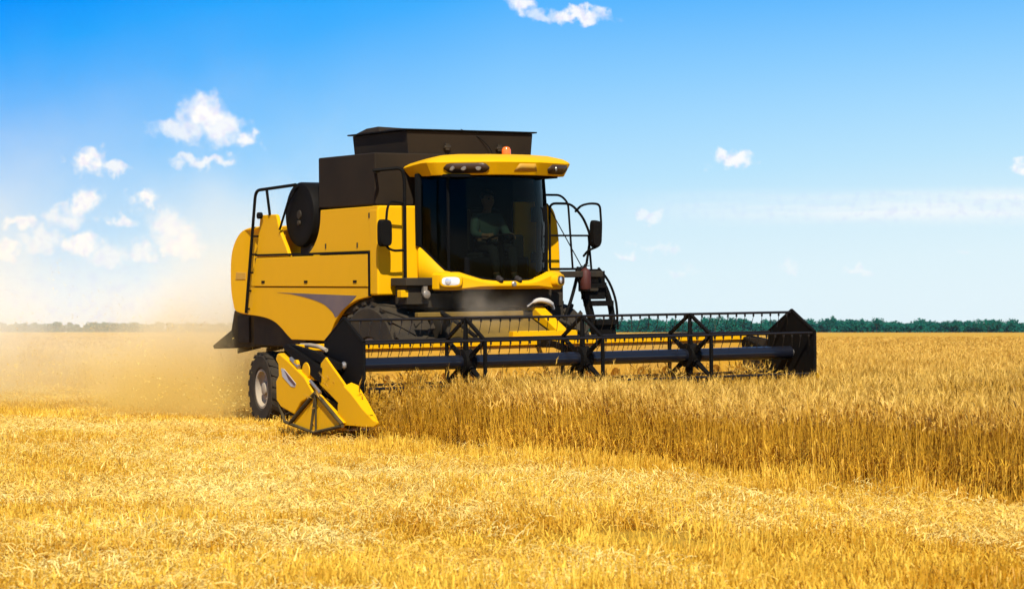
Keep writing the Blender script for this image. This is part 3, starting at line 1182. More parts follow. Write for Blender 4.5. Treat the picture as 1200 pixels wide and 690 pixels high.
for sgn in (-1, 1):
    bm = B_()
    c = Vector((1.035, .855 * sgn, 2.115))
    d = Vector((.80, .60 * sgn, 0)).normalized()
    s = Vector((-d.y, d.x, 0))
    out = []
    for k in range(24):
        a = 2 * math.pi * k / 24
        ca, sa = math.cos(a), math.sin(a)
        e = lambda v: math.copysign(abs(v) ** .6, v)
        out.append((e(ca), e(sa)))
    loft(bm, [[c + d * o_ + s * (u * w) + Vector((0, 0, v * h)) for u, v in out] for (o_, w, h) in ((-.05, .155, .085), (.035, .155, .085), (.045, .14, .07))])
    hl = build('headlight', bm, 'yellow' if sgn < 0 else 'yellow', cab, .006)
    bm = B_()
    loft(bm, [[c + d * o_ + s * (u * w) + Vector((0, 0, v * h)) for u, v in out] for (o_, w, h) in ((.035, .125, .06), (.048, .12, .055), (.056, .06, .03))])
    build('lens', bm, 'lens' if sgn < 0 else 'lamp_dark', hl)
    bm = B_()
    cc = c + d * .05 + s * (-.035)
    loft(bm, [[cc + d * o_ + s * (math.cos(k * math.pi / 8) * w) + Vector((0, 0, math.sin(k * math.pi / 8) * w)) for k in range(16)] for (o_, w) in ((-.01, .048), (.008, .045), (.014, .02))])
    build('reflector', bm, 'lamp_glow', hl)
bm = B_()
lathe(bm, [(.036, -.01), (.036, .012), (.026, .02)], (1.225, .02, 2.07), 'X', 20)
build('emblem', bm, 'steel', cab)

# roof
ro = [(-.02, -1.0), (.35, -1.03), (.70, -1.035), (.80, -.98), (.99, -.76), (1.26, -.43), (1.33, -.30), (1.365, .05), (1.36, .36), (1.32, .48), (1.21, .76), (1.10, 1.01), (1.03, 1.07), (.72, 1.07), (.35, 1.05), (-.02, 1.0)]


def dense(pts, step=.055):
    out = []
    for a, b in zip(pts, pts[1:]):
        a, b = Vector((a[0], a[1], 0)), Vector((b[0], b[1], 0))
        k = max(1, round((b - a).length / step))
        out += [a.lerp(b, i / k) for i in range(k)]
    return out + [Vector((pts[-1][0], pts[-1][1], 0))]


rp = dense(ro)
rp += [Vector((-.15, .6, 0)), Vector((-.15, 0, 0)), Vector((-.15, -.6, 0))]


def near_i(x, y):
    return min(range(len(rp)), key=lambda i: (rp[i].x - x) ** 2 + (rp[i].y - y) ** 2)


def roof_ring(inset, z, flat=False):
    out = []
    for p in rp:
        c0 = Vector((.55, 0, 0))
        d = (p - c0)
        q = p - d.normalized() * inset
        rear = max(0, min(1, (.55 - p.x) / .6))
        zz = z - (.05 * rear if z > 3.6 else -.01 * rear)
        out.append((q.x, q.y, zz))
    return out


bm = B_()
loft(bm, [roof_ring(.24, 3.565), roof_ring(.10, 3.545), roof_ring(.085, 3.555), roof_ring(.0, 3.72), roof_ring(.02, 3.745), roof_ring(.10, 3.785), roof_ring(.3, 3.83), roof_ring(.55, 3.85)])
build('roof', bm, 'yellow', cab, .006, sharp=24)


def cluster(i0, i1, z0, z1, nm):
    lo, hi = [], []
    idx = list(range(i0, i1 + 1))
    for i in idx:
        p = rp[i]
        t = (i - i0) / (i1 - i0)
        sq = min(1, (1 - abs(2 * t - 1) ** 6) + .15)
        zc, h = (z0 + z1) / 2, (z1 - z0) / 2 * sq
        d = (p - Vector((.55, 0, 0))).normalized() * .006
        n_ = (p - Vector((.55, 0, 0))).normalized()
        for lst, z_ in ((lo, zc - h), (hi, zc + h)):
            q = p + n_ * (.006 - .085 * (3.72 - z_) / .165)
            lst.append((q.x, q.y, z_))
    bm = B_(); sheet(bm, lo, hi)
    return build(nm, bm, 'lamp_dark', cab, solid=.018)


c1 = cluster(near_i(.86, -.91), near_i(1.29, -.38), 3.575, 3.705, 'lamp_cluster')
c2 = cluster(near_i(1.27, .61), near_i(1.11, .99), 3.575, 3.70, 'lamp_cluster')
for par, ids, kk in ((c1, (near_i(.94, -.82), near_i(1.06, -.67), near_i(1.18, -.53)), .9), (c2, (near_i(1.2, .78),), .7)):
    for i in ids:
        p = rp[i]
        d = (p - Vector((.55, 0, 0))).normalized()
        s = Vector((-d.y, d.x, 0))
        cc = Vector((p.x, p.y, 3.645)) - d * .028
        bm = B_()
        loft(bm, [[cc + d * o_ + s * (math.cos(k * math.pi / 8) * w) + Vector((0, 0, math.sin(k * math.pi / 8) * w)) for k in range(16)] for (o_, w) in ((-.01, .042), (.008, .038), (.012, .016))])
        build('work_lamp', bm, 'lamp_dim', par)
# trapezoid emblem plate on the visor
bm = B_()
pp = [rp[i] for i in range(near_i(1.365, .02), near_i(1.36, .34) + 1)]
sheet(bm, [(p.x - .060, p.y, 3.60) for p in pp], [(p.x - .010, (p.y - .18) * .7 + .18, 3.70) for p in pp])
build('visor_plate', bm, 'yellow_dusty', cab, solid=.01)
# beacon
bm = B_()
lathe(bm, [(.075, 0), (.075, .03), (.05, .035)], (.35, .45, 3.82), 'Z', 20)
bc = build('beacon', bm, 'frame', hv)
bm = B_()
lathe(bm, [(.06, 0), (.066, .02), (.064, .09), (.045, .125), (.015, .135)], (.35, .45, 3.852), 'Z', 22)
build('beacon_dome', bm, 'orange', bc)
# interior
bm = B_()
box(bm, .80, 1.02, -.62, .40, 2.10, 2.44)
build('dashboard', bm, 'interior', cab, .03)
bm = B_()
box(bm, .37, 1.0, -.9, .9, 2.03, 2.10)
box(bm, .36, .40, -.96, .52, 2.1, 3.57)
box(bm, .36, 1.05, -.85, .85, 3.52, 3.56)
build('cab_lining', bm, 'interior', cab)
bm = B_()
box(bm, .42, .80, -.26, .24, 2.38, 2.50)
box(bm, .42, .53, -.25, .23, 2.50, 3.12)
box(bm, .46, .72, -.2, .18, 2.1, 2.38)
box(bm, .42, .72, .28, .40, 2.60, 2.68)
box(bm, .55, .80, .30, .46, 2.1, 2.75)
build('seat', bm, 'seat', cab, .04, seg=3)
bm = B_()
tube(bm, [(1.06, -.04, 2.10), (.99, -.04, 2.62)], .04, 10)
st_c = Vector((.97, -.04, 2.68))
ax_ = Vector((-.35, 0, 1)).normalized()
u_ = Vector((0, 1, 0)); v_ = ax_.cross(u_)
tube(bm, [st_c + (u_ * math.cos(a) + v_ * math.sin(a)) * .19 for a in [k * 2 * math.pi / 24 for k in range(24)]], .016, 8, True)
for a in (0.3, 2.4, 4.5):
    tube(bm, [st_c - ax_ * .05, st_c + (u_ * math.cos(a) + v_ * math.sin(a)) * .185], .012, 6)
build('steering_wheel', bm, 'interior', cab)
bm = B_()
tube(bm, [(.93, .60, 2.3), (.95, .60, 2.95)], .02, 8)
box(bm, .90, .95, .50, .70, 2.92, 3.12)
box(bm, .90, .95, .49, .72, 2.36, 2.50)
build('monitor', bm, 'interior', cab, .01)

# --- platform, railings, mirrors on the near side
bm = B_()
box(bm, .36, .80, -1.42, -.92, 2.055, 2.165)
box(bm, .38, .72, -1.36, -1.02, 1.80, 2.055)
build('platform', bm, 'frame', hv, .015)
bm = B_()
lathe(bm, [(.05, -.03), (.055, .02), (.04, .03)], (.82, -1.12, 1.94), 'X', 18)
box(bm, .74, .80, -1.15, -1.09, 1.95, 2.05)
build('side_lamp', bm, 'lamp_dim', hv)
bm = B_()
box(bm, .6, .72, -1.45, -1.22, 1.90, 2.0)
build('yellow_bracket', bm, 'yellow', hv, .01)
bm = B_()
tube(bm, fillet([(.36, -1.66, 3.62), (.60, -1.36, 3.65), (.60, -1.32, 3.5), (.60, -1.32, 2.14)], .1), .024)
tube(bm, [(.36, -1.66, 3.62), (.2, -1.5, 3.62), (0, -1.44, 3.62)], .022)
build('handrail', bm, 'black', hv)


def mirror(hx, hy, sgn, arm):
    bm = B_()
    tube(bm, fillet(arm, .07), .017)
    r = build('mirror', bm, 'black', hv)
    bm = B_()
    x0, y0, y1, z0, z1 = hx
    lo_ = [(-.04, 1, 1), (.035, .92, .94), (.05, .8, .88)]
    cy, cz = (y0 + y1) / 2, (z0 + z1) / 2
    rings = []
    for (dx, ky, kz) in lo_:
        rings.append([(x0 + dx, cy + ky * (y1 - y0) / 2 * math.copysign(abs(math.cos(a)) ** .45, math.cos(a)), cz + kz * (z1 - z0) / 2 * math.copysign(abs(math.sin(a)) ** .45, math.sin(a))) for a in [k * 2 * math.pi / 28 for k in range(28)]])
    loft(bm, rings)
    build('mirror_housing', bm, 'black', r)
    bm = B_()
    box(bm, x0 - .048, x0 - .041, y0 + .02, y1 - .02, z0 + .03, z1 - .03)
    build('mirror_glass', bm, 'steel', r)


mirror((.62, -1.735, -1.54, 2.585, 2.955), 0, -1, [(.60, -1.31, 3.17), (.61, -1.55, 3.20), (.62, -1.60, 3.1), (.62, -1.63, 2.80), (.62, -1.62, 2.58), (.60, -1.5, 2.53), (.60, -1.31, 2.54)])
mirror((.80, 1.565, 1.715, 2.57, 2.955), 0, 1, [(.62, 1.42, 3.08), (.80, 1.40, 3.16), (.80, 1.55, 3.19), (.80, 1.715, 3.18), (.80, 1.735, 2.9), (.80, 1.72, 2.60), (.74, 1.55, 2.53), (.62, 1.55, 2.45)])

# railing on the far side platform
bm = B_()
tube(bm, fillet([(.6, 1.0, 2.28), (.6, 1.0, 3.19), (.6, 1.36, 3.19), (.6, 1.56, 3.0), (.6, 1.685, 2.74), (.6, 1.60, 2.27), (.6, 1.0, 2.27)], .1), .018)
tube(bm, [(.6, 1.0, 2.74), (.6, 1.68, 2.74)], .014)
tube(bm, fillet([(.55, .93, 3.31), (.58, 1.2, 3.31), (.6, 1.31, 3.2), (.6, 1.38, 2.27)], .12), .016)
tube(bm, [(.3, 1.15, 3.2), (.6, 1.55, 2.27)], .008, 5)
tube(bm, [(.6, 1.65, 2.74), (.6, 1.70, 2.2)], .016)
build('railing', bm, 'black', hv)
bm = B_()
box(bm, .1, .78, .98, 1.78, 2.15, 2.24)
box(bm, .2, .6, 1.0, 1.22, 1.5, 2.15)
box(bm, .62, .70, 1.45, 1.75, 1.95, 2.15)
build('platform', bm, 'frame', hv, .015)
# folding steps
bm = B_()
L0 = [(.58, 1.50, 2.24), (.58, 1.62, 1.85), (.60, 1.74, 1.38), (.60, 1.79, 1.2)]
L1 = smooth_path([Vector(v) for v in ((.60, 1.76, 2.22), (.60, 1.92, 2.0), (.60, 2.02, 1.72), (.60, 2.05, 1.45), (.60, 2.06, 1.2))], 4)
tube(bm, L0, .06)
tube(bm, L1, .045)
tube(bm, smooth_path([Vector(v) for v in ((.62, 1.80, 2.28), (.62, 1.98, 2.08), (.62, 2.10, 1.78), (.62, 2.12, 1.4))], 4), .018)
for t in (.0, .22, .45, .7, .95):
    a = Vector(L0[0]).lerp(Vector(L0[3]), t)
    b = L1[min(len(L1) - 1, int(t * (len(L1) - 1)))]
    w = Vector((.10, -.02, 0))
    bmesh.ops.create_cube(bm, size=1, matrix=Matrix.Translation((a + b) / 2) @ Matrix.Diagonal((.22, (b - a).length, .075, 1)))
bmesh.ops.create_cube(bm, size=1, matrix=Matrix.Translation((.60, 1.72, 2.04)) @ Matrix.Diagonal((.1, .34, .40, 1)))
bmesh.ops.create_cube(bm, size=1, matrix=Matrix.Translation((.60, 1.88, 1.42)) @ Matrix.Diagonal((.1, .26, .2, 1)))
build('steps', bm, 'black', hv)
# pale duct and dark hoses under the cab
bm = B_()
tube(bm, smooth_path([Vector(v) for v in ((.95, .40, 1.76), (1.0, .52, 1.84), (1.0, .68, 1.83), (.95, .80, 1.78), (.9, .86, 1.72))], 5), [.015] * 4 + [.034] * 12 + [.022] * 5, 10)
build('coolant_pipe', bm, 'white', hv)
for k in range(5):
    bm = B_()
    y = .62 + .1 * k
    tube(bm, smooth_path([Vector(v) for v in ((.3, y, 1.7), (.8, y + .1, 1.62 - .05 * k), (1.3, y + .2, 1.5 - .07 * k), (1.7, y + .35, 1.3))], 5), .022, 7)
    build('hose', bm, 'black', hv)
bm = B_()
tube(bm, smooth_path([Vector(v) for v in ((.6, 1.2, 1.5), (.62, 1.32, 1.8), (.62, 1.42, 2.1), (.62, 1.46, 2.3))], 4), .025, 7)
build('hose', bm, 'black', hv)
bm = B_()
tube(bm, smooth_path([Vector(v) for v in ((1.0, -1.0, 1.7), (1.3, -.9, 1.55), (1.75, -.9, 1.38))], 4), .03, 7)
build('hose', bm, 'black', hv)

# --- feeder house
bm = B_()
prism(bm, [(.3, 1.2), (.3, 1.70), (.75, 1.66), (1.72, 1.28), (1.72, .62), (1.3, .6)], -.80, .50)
fh = build('feeder_house', bm, 'yellow_shaded', hv, .02)
bm = B_()
prism(bm, [(.50, 1.74), (.62, 1.84), (.78, 1.82), (1.58, 1.41), (1.58, 1.33), (.6, 1.70)], .52, .70)
build('lift_beam', bm, 'yellow', fh, .015)
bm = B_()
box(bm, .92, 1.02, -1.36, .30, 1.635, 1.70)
build('cross_beam', bm, 'yellow_shaded', fh, .012)
bm = B_()
box(bm, 1.60, 1.72, -.30, .72, 1.28, 1.44)
for y in (-.2, 0, .2, .4, .6):
    box(bm, 1.722, 1.735, y - .012, y + .012, 1.29, 1.43)
build('coupling_plate', bm, 'yellow', fh, .012)

# --- wheels


def wheel(cx, cy, cz, rad, wid, rimr, out, lugs, steer=0.0):
    w = group_part('wheel', hv, (cx, cy, cz))
    s = out                      # -1: outer face towards -Y
    bm = B_()
    hw = wid / 2
    lathe(bm, [(rimr, -hw * .8), (rimr + .04, -hw * .95), (rad * .88, -hw), (rad * .95, -hw * .85), (rad * .965, -hw * .4), (rad * .968, 0), (rad * .965, hw * .4), (rad * .95, hw * .85), (rad * .88, hw), (rimr + .04, hw * .95), (rimr, hw * .8)], (cx, cy, cz), 'Y', 56, False)
    for k in range(lugs):
        for side in (-1, 1):
            a0 = 2 * math.pi * (k + (.5 if side > 0 else 0)) / lugs
            q = []
            for (t, y) in ((0, side * .02), (1, side * hw * .98)):
                a = a0 + t * .32 * wid / .45 * .6
                da = .055 * (.6 / rad) * (1 if t == 0 else 1.3)
                for rr in (rad * .94, rad * (1.0 if t == 0 else .985)):
                    for e in (-da, da):
                        q.append(bm.verts.new((cx + rr * math.cos(a + e), cy + y, cz + rr * math.sin(a + e))))
            for f in ((0, 1, 3, 2), (4, 6, 7, 5), (0, 4, 5, 1), (2, 3, 7, 6), (0, 2, 6, 4), (1, 5, 7, 3)):
                bm.faces.new([q[i] for i in f])
    build('tyre', bm, 'rubber', w)
    bm = B_()
    lathe(bm, [(rimr + .012, -s * -hw * .86), (rimr + .012, s * hw * .88), (rimr - .02, s * hw * .88), (rimr - .04, s * hw * .55), (rimr * .72, s * hw * .42), (rimr * .66, s * hw * .5), (rimr * .35, s * hw * .52), (rimr * .32, s * hw * .75), (rimr * .2, s * hw * .8), (.001, s * hw * .8)], (cx, cy, cz), 'Y', 48, False)
    for k in range(8):
        a = 2 * math.pi * k / 8
        lathe(bm, [(.018, s * hw * .50), (.018, s * hw * .56), (.001, s * hw * .57)], (cx + rimr * .5 * math.cos(a), cy, cz + rimr * .5 * math.sin(a)), 'Y', 6, False)
    build('rim', bm, 'rim', w)
    w.rotation_euler = (0, 0, steer)
    return w


wheel(-3.64, -1.24, .52, .56, .44, .285, -1, 20, R(-6))
wheel(-3.64, 1.24, .50, .56, .44, .285, 1, 20, R(-6))
wheel(0, -1.26, .91, .95, .66, .42, -1, 22)
wheel(0, 1.26, .88, .95, .66, .42, 1, 22)

# --- header
hd = group_part('header', hv, (2.4, 0, .8))
HL = 3.52
bm = B_()
prism(bm, [(1.70, .40), (1.76, .40), (1.76, 1.25), (1.70, 1.25)], -HL, HL)
prism(bm, [(1.76, .40), (2.2, .30), (3.05, .345), (3.05, .32), (2.2, .27), (1.76, .36)], -HL, HL)
build('back_sheet', bm, 'yellow_dusty', hd)
bm = B_()
box(bm, 1.66, 1.80, -HL, HL, 1.252, 1.335)
build('top_beam', bm, 'yellow', hd, .012)
bm = B_()
lathe(bm, [(.14, -HL + .05), (.14, HL - .05)], (2.2, 0, .66), 'Y', 24)
for side in (-1, 1):
    turns = 7
    nn = turns * 18
    prev = None
    for k in range(nn + 1):
        y = side * (.5 + (HL - .6) * k / nn)
        a = side * 2 * math.pi * k / 18
        c_, s_ = math.cos(a), math.sin(a)
        q = [bm.verts.new((2.2 + r * c_, y, .66 + r * s_)) for r in (.13, .28)]
        if prev: bm.faces.new((prev[0], prev[1], q[1], q[0]))
        prev = q
build('auger', bm, 'yellow_dusty', hd)
bm = B_()
box(bm, 3.02, 3.10, -HL, HL, .31, .335)
for k in range(92):
    y = -HL + .05 + k * .0763
    prism(bm, [(3.09, y - .015), (3.09, y + .015), (3.22, y + .003), (3.22, y - .003)], .315, .335, 'Z')
build('cutter_bar', bm, 'steel', hd)


def end_assembly(s):
    y = 3.62 * s
    e = group_part('header_end', hv, (2.4, y, .8))
    # big yellow outer cover
    pts = [(1.52, 1.225), (1.45, 1.215), (1.405, 1.14), (1.48, 1.08), (1.49, .94), (1.41, .87), (1.42, .62), (1.55, .54), (1.93, .46), (2.12, .62), (2.48, .74), (2.21, .95), (1.75, 1.14)]
    bm = B_()
    prism(bm, pts, y - .05 * s, y + .05 * s)
    cov = build('end_cover', bm, 'yellow', e, .022, seg=3)
    bm = B_()
    prism(bm, [(1.58, 1.035), (1.66, 1.03), (2.0, .85), (1.97, .81), (1.86, .815), (1.62, .93)], y + .047 * s, y + .056 * s)
    pl_ = build('cover_decal', bm, 'decal_grey', cov)
    bm = B_()
    prism(bm, [(1.69, 1.01), (1.99, .85), (1.965, .825), (1.80, .90)], y + .0565 * s, y + .060 * s)
    build('cover_mark', bm, 'decal_dark', cov)
    # lower fan shaped shield with ribs
    bm = B_()
    prism(bm, [(1.72, .44), (1.95, .46), (2.5, .74), (3.22, .42), (3.08, .34), (2.42, .27), (1.9, .33)], y - .045 * s, y + .02 * s)
    fan = build('lower_shield', bm, 'yellow', e, .008)
    bm = B_()
    piv = Vector((2.50, y + .035 * s, .76))
    for q, r_ in (((1.80, y + .035 * s, .36), .026), ((2.36, y + .035 * s, .28), .018), ((2.50, y + .035 * s, .28), .014), ((3.2, y + .035 * s, .40), .024)):
        tube(bm, [piv, q], r_, 8)
    tube(bm, [(1.45, y + .02 * s, .58), (1.62, y + .03 * s, .36), (2.42, y + .03 * s, .26), (3.2, y + .03 * s, .38)], .022, 8)
    build('shield_rib', bm, 'chopper', fan)
    # dark drive housing and belts between cover and snout
    bm = B_()
    prism(bm, [(1.5, 1.30), (1.62, 1.34), (2.25, 1.16), (2.58, 1.06), (2.55, .88), (2.4, .92), (1.75, 1.17)], y - .16 * s, y + .0 * s)
    prism(bm, [(2.2, .95), (2.5, .72), (3.1, .62), (3.1, .40), (2.2, .4)], y - .12 * s, y - .05 * s)
    build('drive_housing', bm, 'black', e, .012)
    bm = B_()
    lathe(bm, [(.10, -.02), (.11, 0), (.10, .02)], (2.18, y - .01 * s, 1.02), 'Y', 24)
    lathe(bm, [(.05, -.04), (.05, .04)], (1.95, y + .0 * s, 1.10), 'Y', 16)
    prism(bm, [(2.05, .98), (2.35, .90), (2.36, .98), (2.2, 1.12), (2.06, 1.1)], y - .07 * s, y - .02 * s)
    build('drive_pulley', bm, 'yellow', e, .004)
    bm = B_()
    tube(bm, [(1.78, y + .01 * s, 1.16), (2.02, y + .02 * s, 1.06)], .028, 8)
    build('ram_rod', bm, 'steel', e)
    bm = B_()
    tube(bm, [(2.35, y + .03 * s, .90), (2.62, y + .03 * s, .76)], .020, 8)
    build('ram_rod', bm, 'steel', e)
    # divider snout
    ys = y - .02 * s
    yi = y - .20 * s
    bm = B_()
    outl = [(2.66, 1.20), (2.53, 1.12), (2.49, .86), (2.78, .74), (3.0, .64), (3.12, .55), (3.30, .79)]
    prism(bm, outl, ys, ys - .035 * s)
    sn = build('divider', bm, 'yellow', e, .012)
    bm = B_()
    yo = ys + .012 * s
    ym = ys - .10 * s
    loft(bm, [[(3.0, yo, .38), (3.0, ym, .38), (3.0, ym, .74), (3.0, yo, .62)],
              [(3.16, yo, .385), (3.16, ym, .385), (3.16, ym, .905), (3.16, yo, .86)],
              [(3.34, yo, .39), (3.34, ym, .39), (3.34, ym, .875), (3.34, yo, .78)],
              [(3.62, yo - .01 * s, .39), (3.62, ym + .02 * s, .39), (3.62, ym + .02 * s, .69), (3.62, yo - .01 * s, .60)],
              [(3.86, yo - .03 * s, .40), (3.86, ym + .04 * s, .40), (3.86, ym + .04 * s, .52), (3.86, yo - .03 * s, .47)],
              [(3.94, yo - .05 * s, .435), (3.94, ym + .05 * s, .435), (3.94, ym + .05 * s, .46), (3.94, yo - .05 * s, .455)]])
    build('divider_nose', bm, 'yellow', sn, .012)
    # inner black side wall
    bm = B_()
    prism(bm, [(1.76, .36), (3.1, .33), (3.1, .7), (2.4, 1.25), (1.76, 1.3)], y - .14 * s, y - .11 * s)
    build('end_wall', bm, 'frame', e)


end_assembly(-1)
end_assembly(1)
bm = B_()
tube(bm, fillet([(1.6, -3.4, 1.32), (1.95, -3.45, 1.33), (2.3, -3.5, 1.32), (2.5, -3.5, 1.28)], .05), .026, 8)
tube(bm, [(1.4, -2.8, 1.36), (2.2, -3.3, 1.345)], .02, 8)
build('hydraulic_pipe', bm, 'rim', hd)

# --- reel
RX, RZ, RR = 2.91, 1.10, .55
rl = group_part('reel', hv, (RX, 0, RZ))
bm = B_()
lathe(bm, [(.088, -3.42), (.088, 3.42)], (RX, 0, RZ), 'Y', 28)
build('reel_tube', bm, 'tube', rl)
hexa = [(RX + RR * math.cos(R(90 - 60 * k)), RZ + RR * math.sin(R(90 - 60 * k))) for k in range(6)]
bat0 = None
bm = B_()
tube(bm, [(0, -3.44, 0), (0, 3.44, 0)], .017, 8)
for k in range(48):
    y = -3.38 + k * .1438
    tube(bm, [(0, y, -.01), (.0, y, -.05)], .013, 6)
    jx, jy = random.gauss(0, .012), random.gauss(0, .012)
    tube(bm, [(0, y, -.05), (-.015 + jx, y + jy * .4, -.12), (-.04 + jx * 2, y + jy, -.20 + abs(jy))], .0045, 5)
for k, (x, z) in enumerate(hexa):
    if k == 0:
        bat0 = build('reel_bat', bm, 'bat', rl, recenter=False)
        bat0.location = (x - RX, 0, z - RZ)
    else:
        c = dup(bat0, (0, 0, 0)); c.location = (x - RX, 0, z - RZ)


def spider(y, full):
    bm = B_()
    if full:          # closed end shield
        ho = [(RX + (RR + .03) * math.cos(R(90 - 60 * k)), RZ + (RR + .03) * math.sin(R(90 - 60 * k))) for k in range(6)]
        prism(bm, ho, y - .014, y + .014)
        o = build('end_shield', bm, 'black', rl, .006)
        bm = B_()
        for k in range(6):
            a, b = ho[k], ho[(k + 1) % 6]
            tube(bm, [(a[0], y, a[1]), (b[0], y, b[1])], .022, 8)
        build('shield_rim', bm, 'black', o)
        bm = B_()
        lathe(bm, [(.03, -.05), (.05, -.03), (.05, .05), (.03, .06)], (RX + .02, y, RZ), 'Y', 16)
        build('shield_hub', bm, 'steel', o)
        return
    cc = Vector((RX, y, RZ))
    for k in range(6):
        a, b = Vector((hexa[k][0], y, hexa[k][1])), Vector((hexa[(k + 1) % 6][0], y, hexa[(k + 1) % 6][1]))
        tube(bm, [a, b], .027, 4)
        tube(bm, [cc + (a - cc) * .15, a], [.042, .024], 6)
    lathe(bm, [(.10, -.08), (.16, -.075), (.16, .075), (.10, .08)], (RX, y, RZ), 'Y', 20)
    for k in range(6):
        a = R(60 * k + 20)
        prism(bm, [(RX + .1 * math.cos(a - .5), RZ + .1 * math.sin(a - .5)), (RX + .30 * math.cos(a), RZ + .30 * math.sin(a)), (RX + .1 * math.cos(a + .5), RZ + .1 * math.sin(a + .5))], y - .035, y - .015)
    build('reel_spider', bm, 'black', rl)


for y in (-1.74, 0.02, 1.74): spider(y, False)
for y in (-3.46, 3.46): spider(y, True)
# reel arms
for y in (-3.545, 3.545):
    bm = B_()
    loft(bm, [[(x, y - .03, z - h), (x, y + .03, z - h), (x, y + .03, z + h), (x, y - .03, z + h)] for (x, z, h) in ((1.62, 1.28, .06), (2.2, 1.22, .055), (2.95, 1.09, .045))])
    build('reel_arm', bm, 'black', rl, .008)
bm = B_()
loft(bm, [[(x, y, z - h), (x, y + .05, z - h), (x, y + .05, z + h), (x, y, z + h)] for (x, z, h, y) in ((1.62, 1.28, .05, .02), (2.2, 1.27, .045, .02), (2.9, 1.12, .04, .02))])
build('reel_arm', bm, 'black', rl, .008)

# ------------------------------------------------------------------ fire extinguisher by the steps
fe = empty('fire_extinguisher')
fe.matrix_world = ROOT_M @ Matrix.Translation((.74, 1.50, 1.98))
tag(fe, 'dark red fire extinguisher clipped beside the black cab steps', 'fire extinguisher')
bm = B_()
lathe(bm, [(.02, 0), (.07, .0), (.078, .02), (.078, .24), (.05, .285), (.022, .30), (.02, .31)], (0, 0, 0), 'Z', 20)
build('cylinder', bm, 'red', fe)
bm = B_()
lathe(bm, [(.022, .31), (.022, .35), (.01, .36)], (0, 0, 0), 'Z', 12)
tube(bm, [(0, 0, .345), (-.02, .06, .37)], .008, 6)
tube(bm, [(0, 0, .335), (0, .07, .335)], .007, 6)
tube(bm, fillet([(0, -.02, .33), (0, -.09, .32), (0, -.095, .1)], .04), .008, 6)
build('valve', bm, 'black', fe)

# cut stems lying on the header floor and running into the auger
p_ = []
for k in range(520):
    yy_ = random.uniform(-3.4, 3.4)
    xx_ = random.uniform(2.3, 3.05)
    q = ROOT_M @ Vector((xx_, yy_, .30 + random.uniform(0, .22) + .25 * max(0, 2.7 - xx_)))
    p_.append(tuple(q))
rot_ = [(random.gauss(0, .5) , random.gauss(-1.0, .35), random.gauss(-(math.pi / 2 - YAW), .6)) for _ in p_]
scl_ = [(random.uniform(.9, 1.4),) * 2 + (random.uniform(.45, .75),) for _ in p_]
o = scatter('cut_crop', p_, rot_, scl_, 'wheat_clump', 10)
tag(o, 'freshly cut wheat stems piled on the header floor behind the reel', kind='stuff')
# ------------------------------------------------------------------ driver on the seat


def skin_chain(name, verts, edges, radii, m, parent=None, root=0, sub=2):
    me = bpy.data.meshes.new(name)
    me.from_pydata(verts, edges, [])
    me.materials.append(M[m])
    ob = bpy.data.objects.new(name, me)
    COL.objects.link(ob)
    if parent: ob.parent = parent
    ob.modifiers.new('skin', 'SKIN').use_smooth_shade = True
    if not me.skin_vertices: pass
    for i, r in enumerate(radii):
        v = me.skin_vertices[0].data[i]
        v.radius = (r, r) if isinstance(r, (int, float)) else r
        v.use_root = (i == root)
    s = ob.modifiers.new('sub', 'SUBSURF'); s.levels = sub; s.render_levels = sub
    return ob


dr = empty('person')
dr.matrix_world = ROOT_M @ Matrix.Translation((.56, -.02, 2.50))
tag(dr, 'driver in a grey teal shirt seated behind the dark cab windscreen, hands on the wheel', 'person')
V, E_, Rr = [], [], []


def jv(p, r, frm=None):
    V.append(p); Rr.append(r)
    if frm is not None: E_.append((frm, len(V) - 1))
    return len(V) - 1


pel = jv((0, 0, .09), (.15, .11))
bel = jv((.01, 0, .24), (.145, .105), pel)
chs = jv((.03, 0, .42), (.165, .115), bel)
nk0 = jv((.03, 0, .545), (.085, .075), chs)
nk = jv((.045, 0, .60), .052, nk0)
hd0 = jv((.06, 0, .66), (.07, .075), nk)
hd1 = jv((.065, 0, .74), (.078, .09), hd0)
hd2 = jv((.06, 0, .81), (.06, .07), hd1)
jv((.155, 0, .715), .012, hd1)                       # nose
for s in (-1, 1):
    jv((.06, .09 * s, .72), .016, hd1)               # ears
    sh = jv((.03, .185 * s, .49), .062, chs)
    elb = jv((.13, .26 * s, .25), .046, sh)
    wr = jv((.36, .20 * s, .23), .028, elb)
    hnd = jv((.415, .185 * s, .235), (.036, .018), wr)
    for q in range(4):                                # fingers close round the wheel rim
        b0 = jv((.435, (.185 + .012 * (q - 1.5)) * s, .25 - .012 * q), .0095, hnd)
        b1 = jv((.462, (.178 + .012 * (q - 1.5)) * s, .243 - .012 * q), .0085, b0)
        jv((.458, (.176 + .012 * (q - 1.5)) * s, .212 - .012 * q), .0075, b1)
    t0 = jv((.425, .160 * s, .252), .010, hnd)
    jv((.448, .150 * s, .262), .0085, t0)
    hip = jv((.06, .10 * s, .07), .088, pel)
    kn = jv((.44, .15 * s, .04), .062, hip)
    an_ = jv((.52, .14 * s, -.34), .042, kn)
    jv((.62, .15 * s, -.38), .034, an_)
body = skin_chain('body', V, E_, Rr, 'skin', dr)
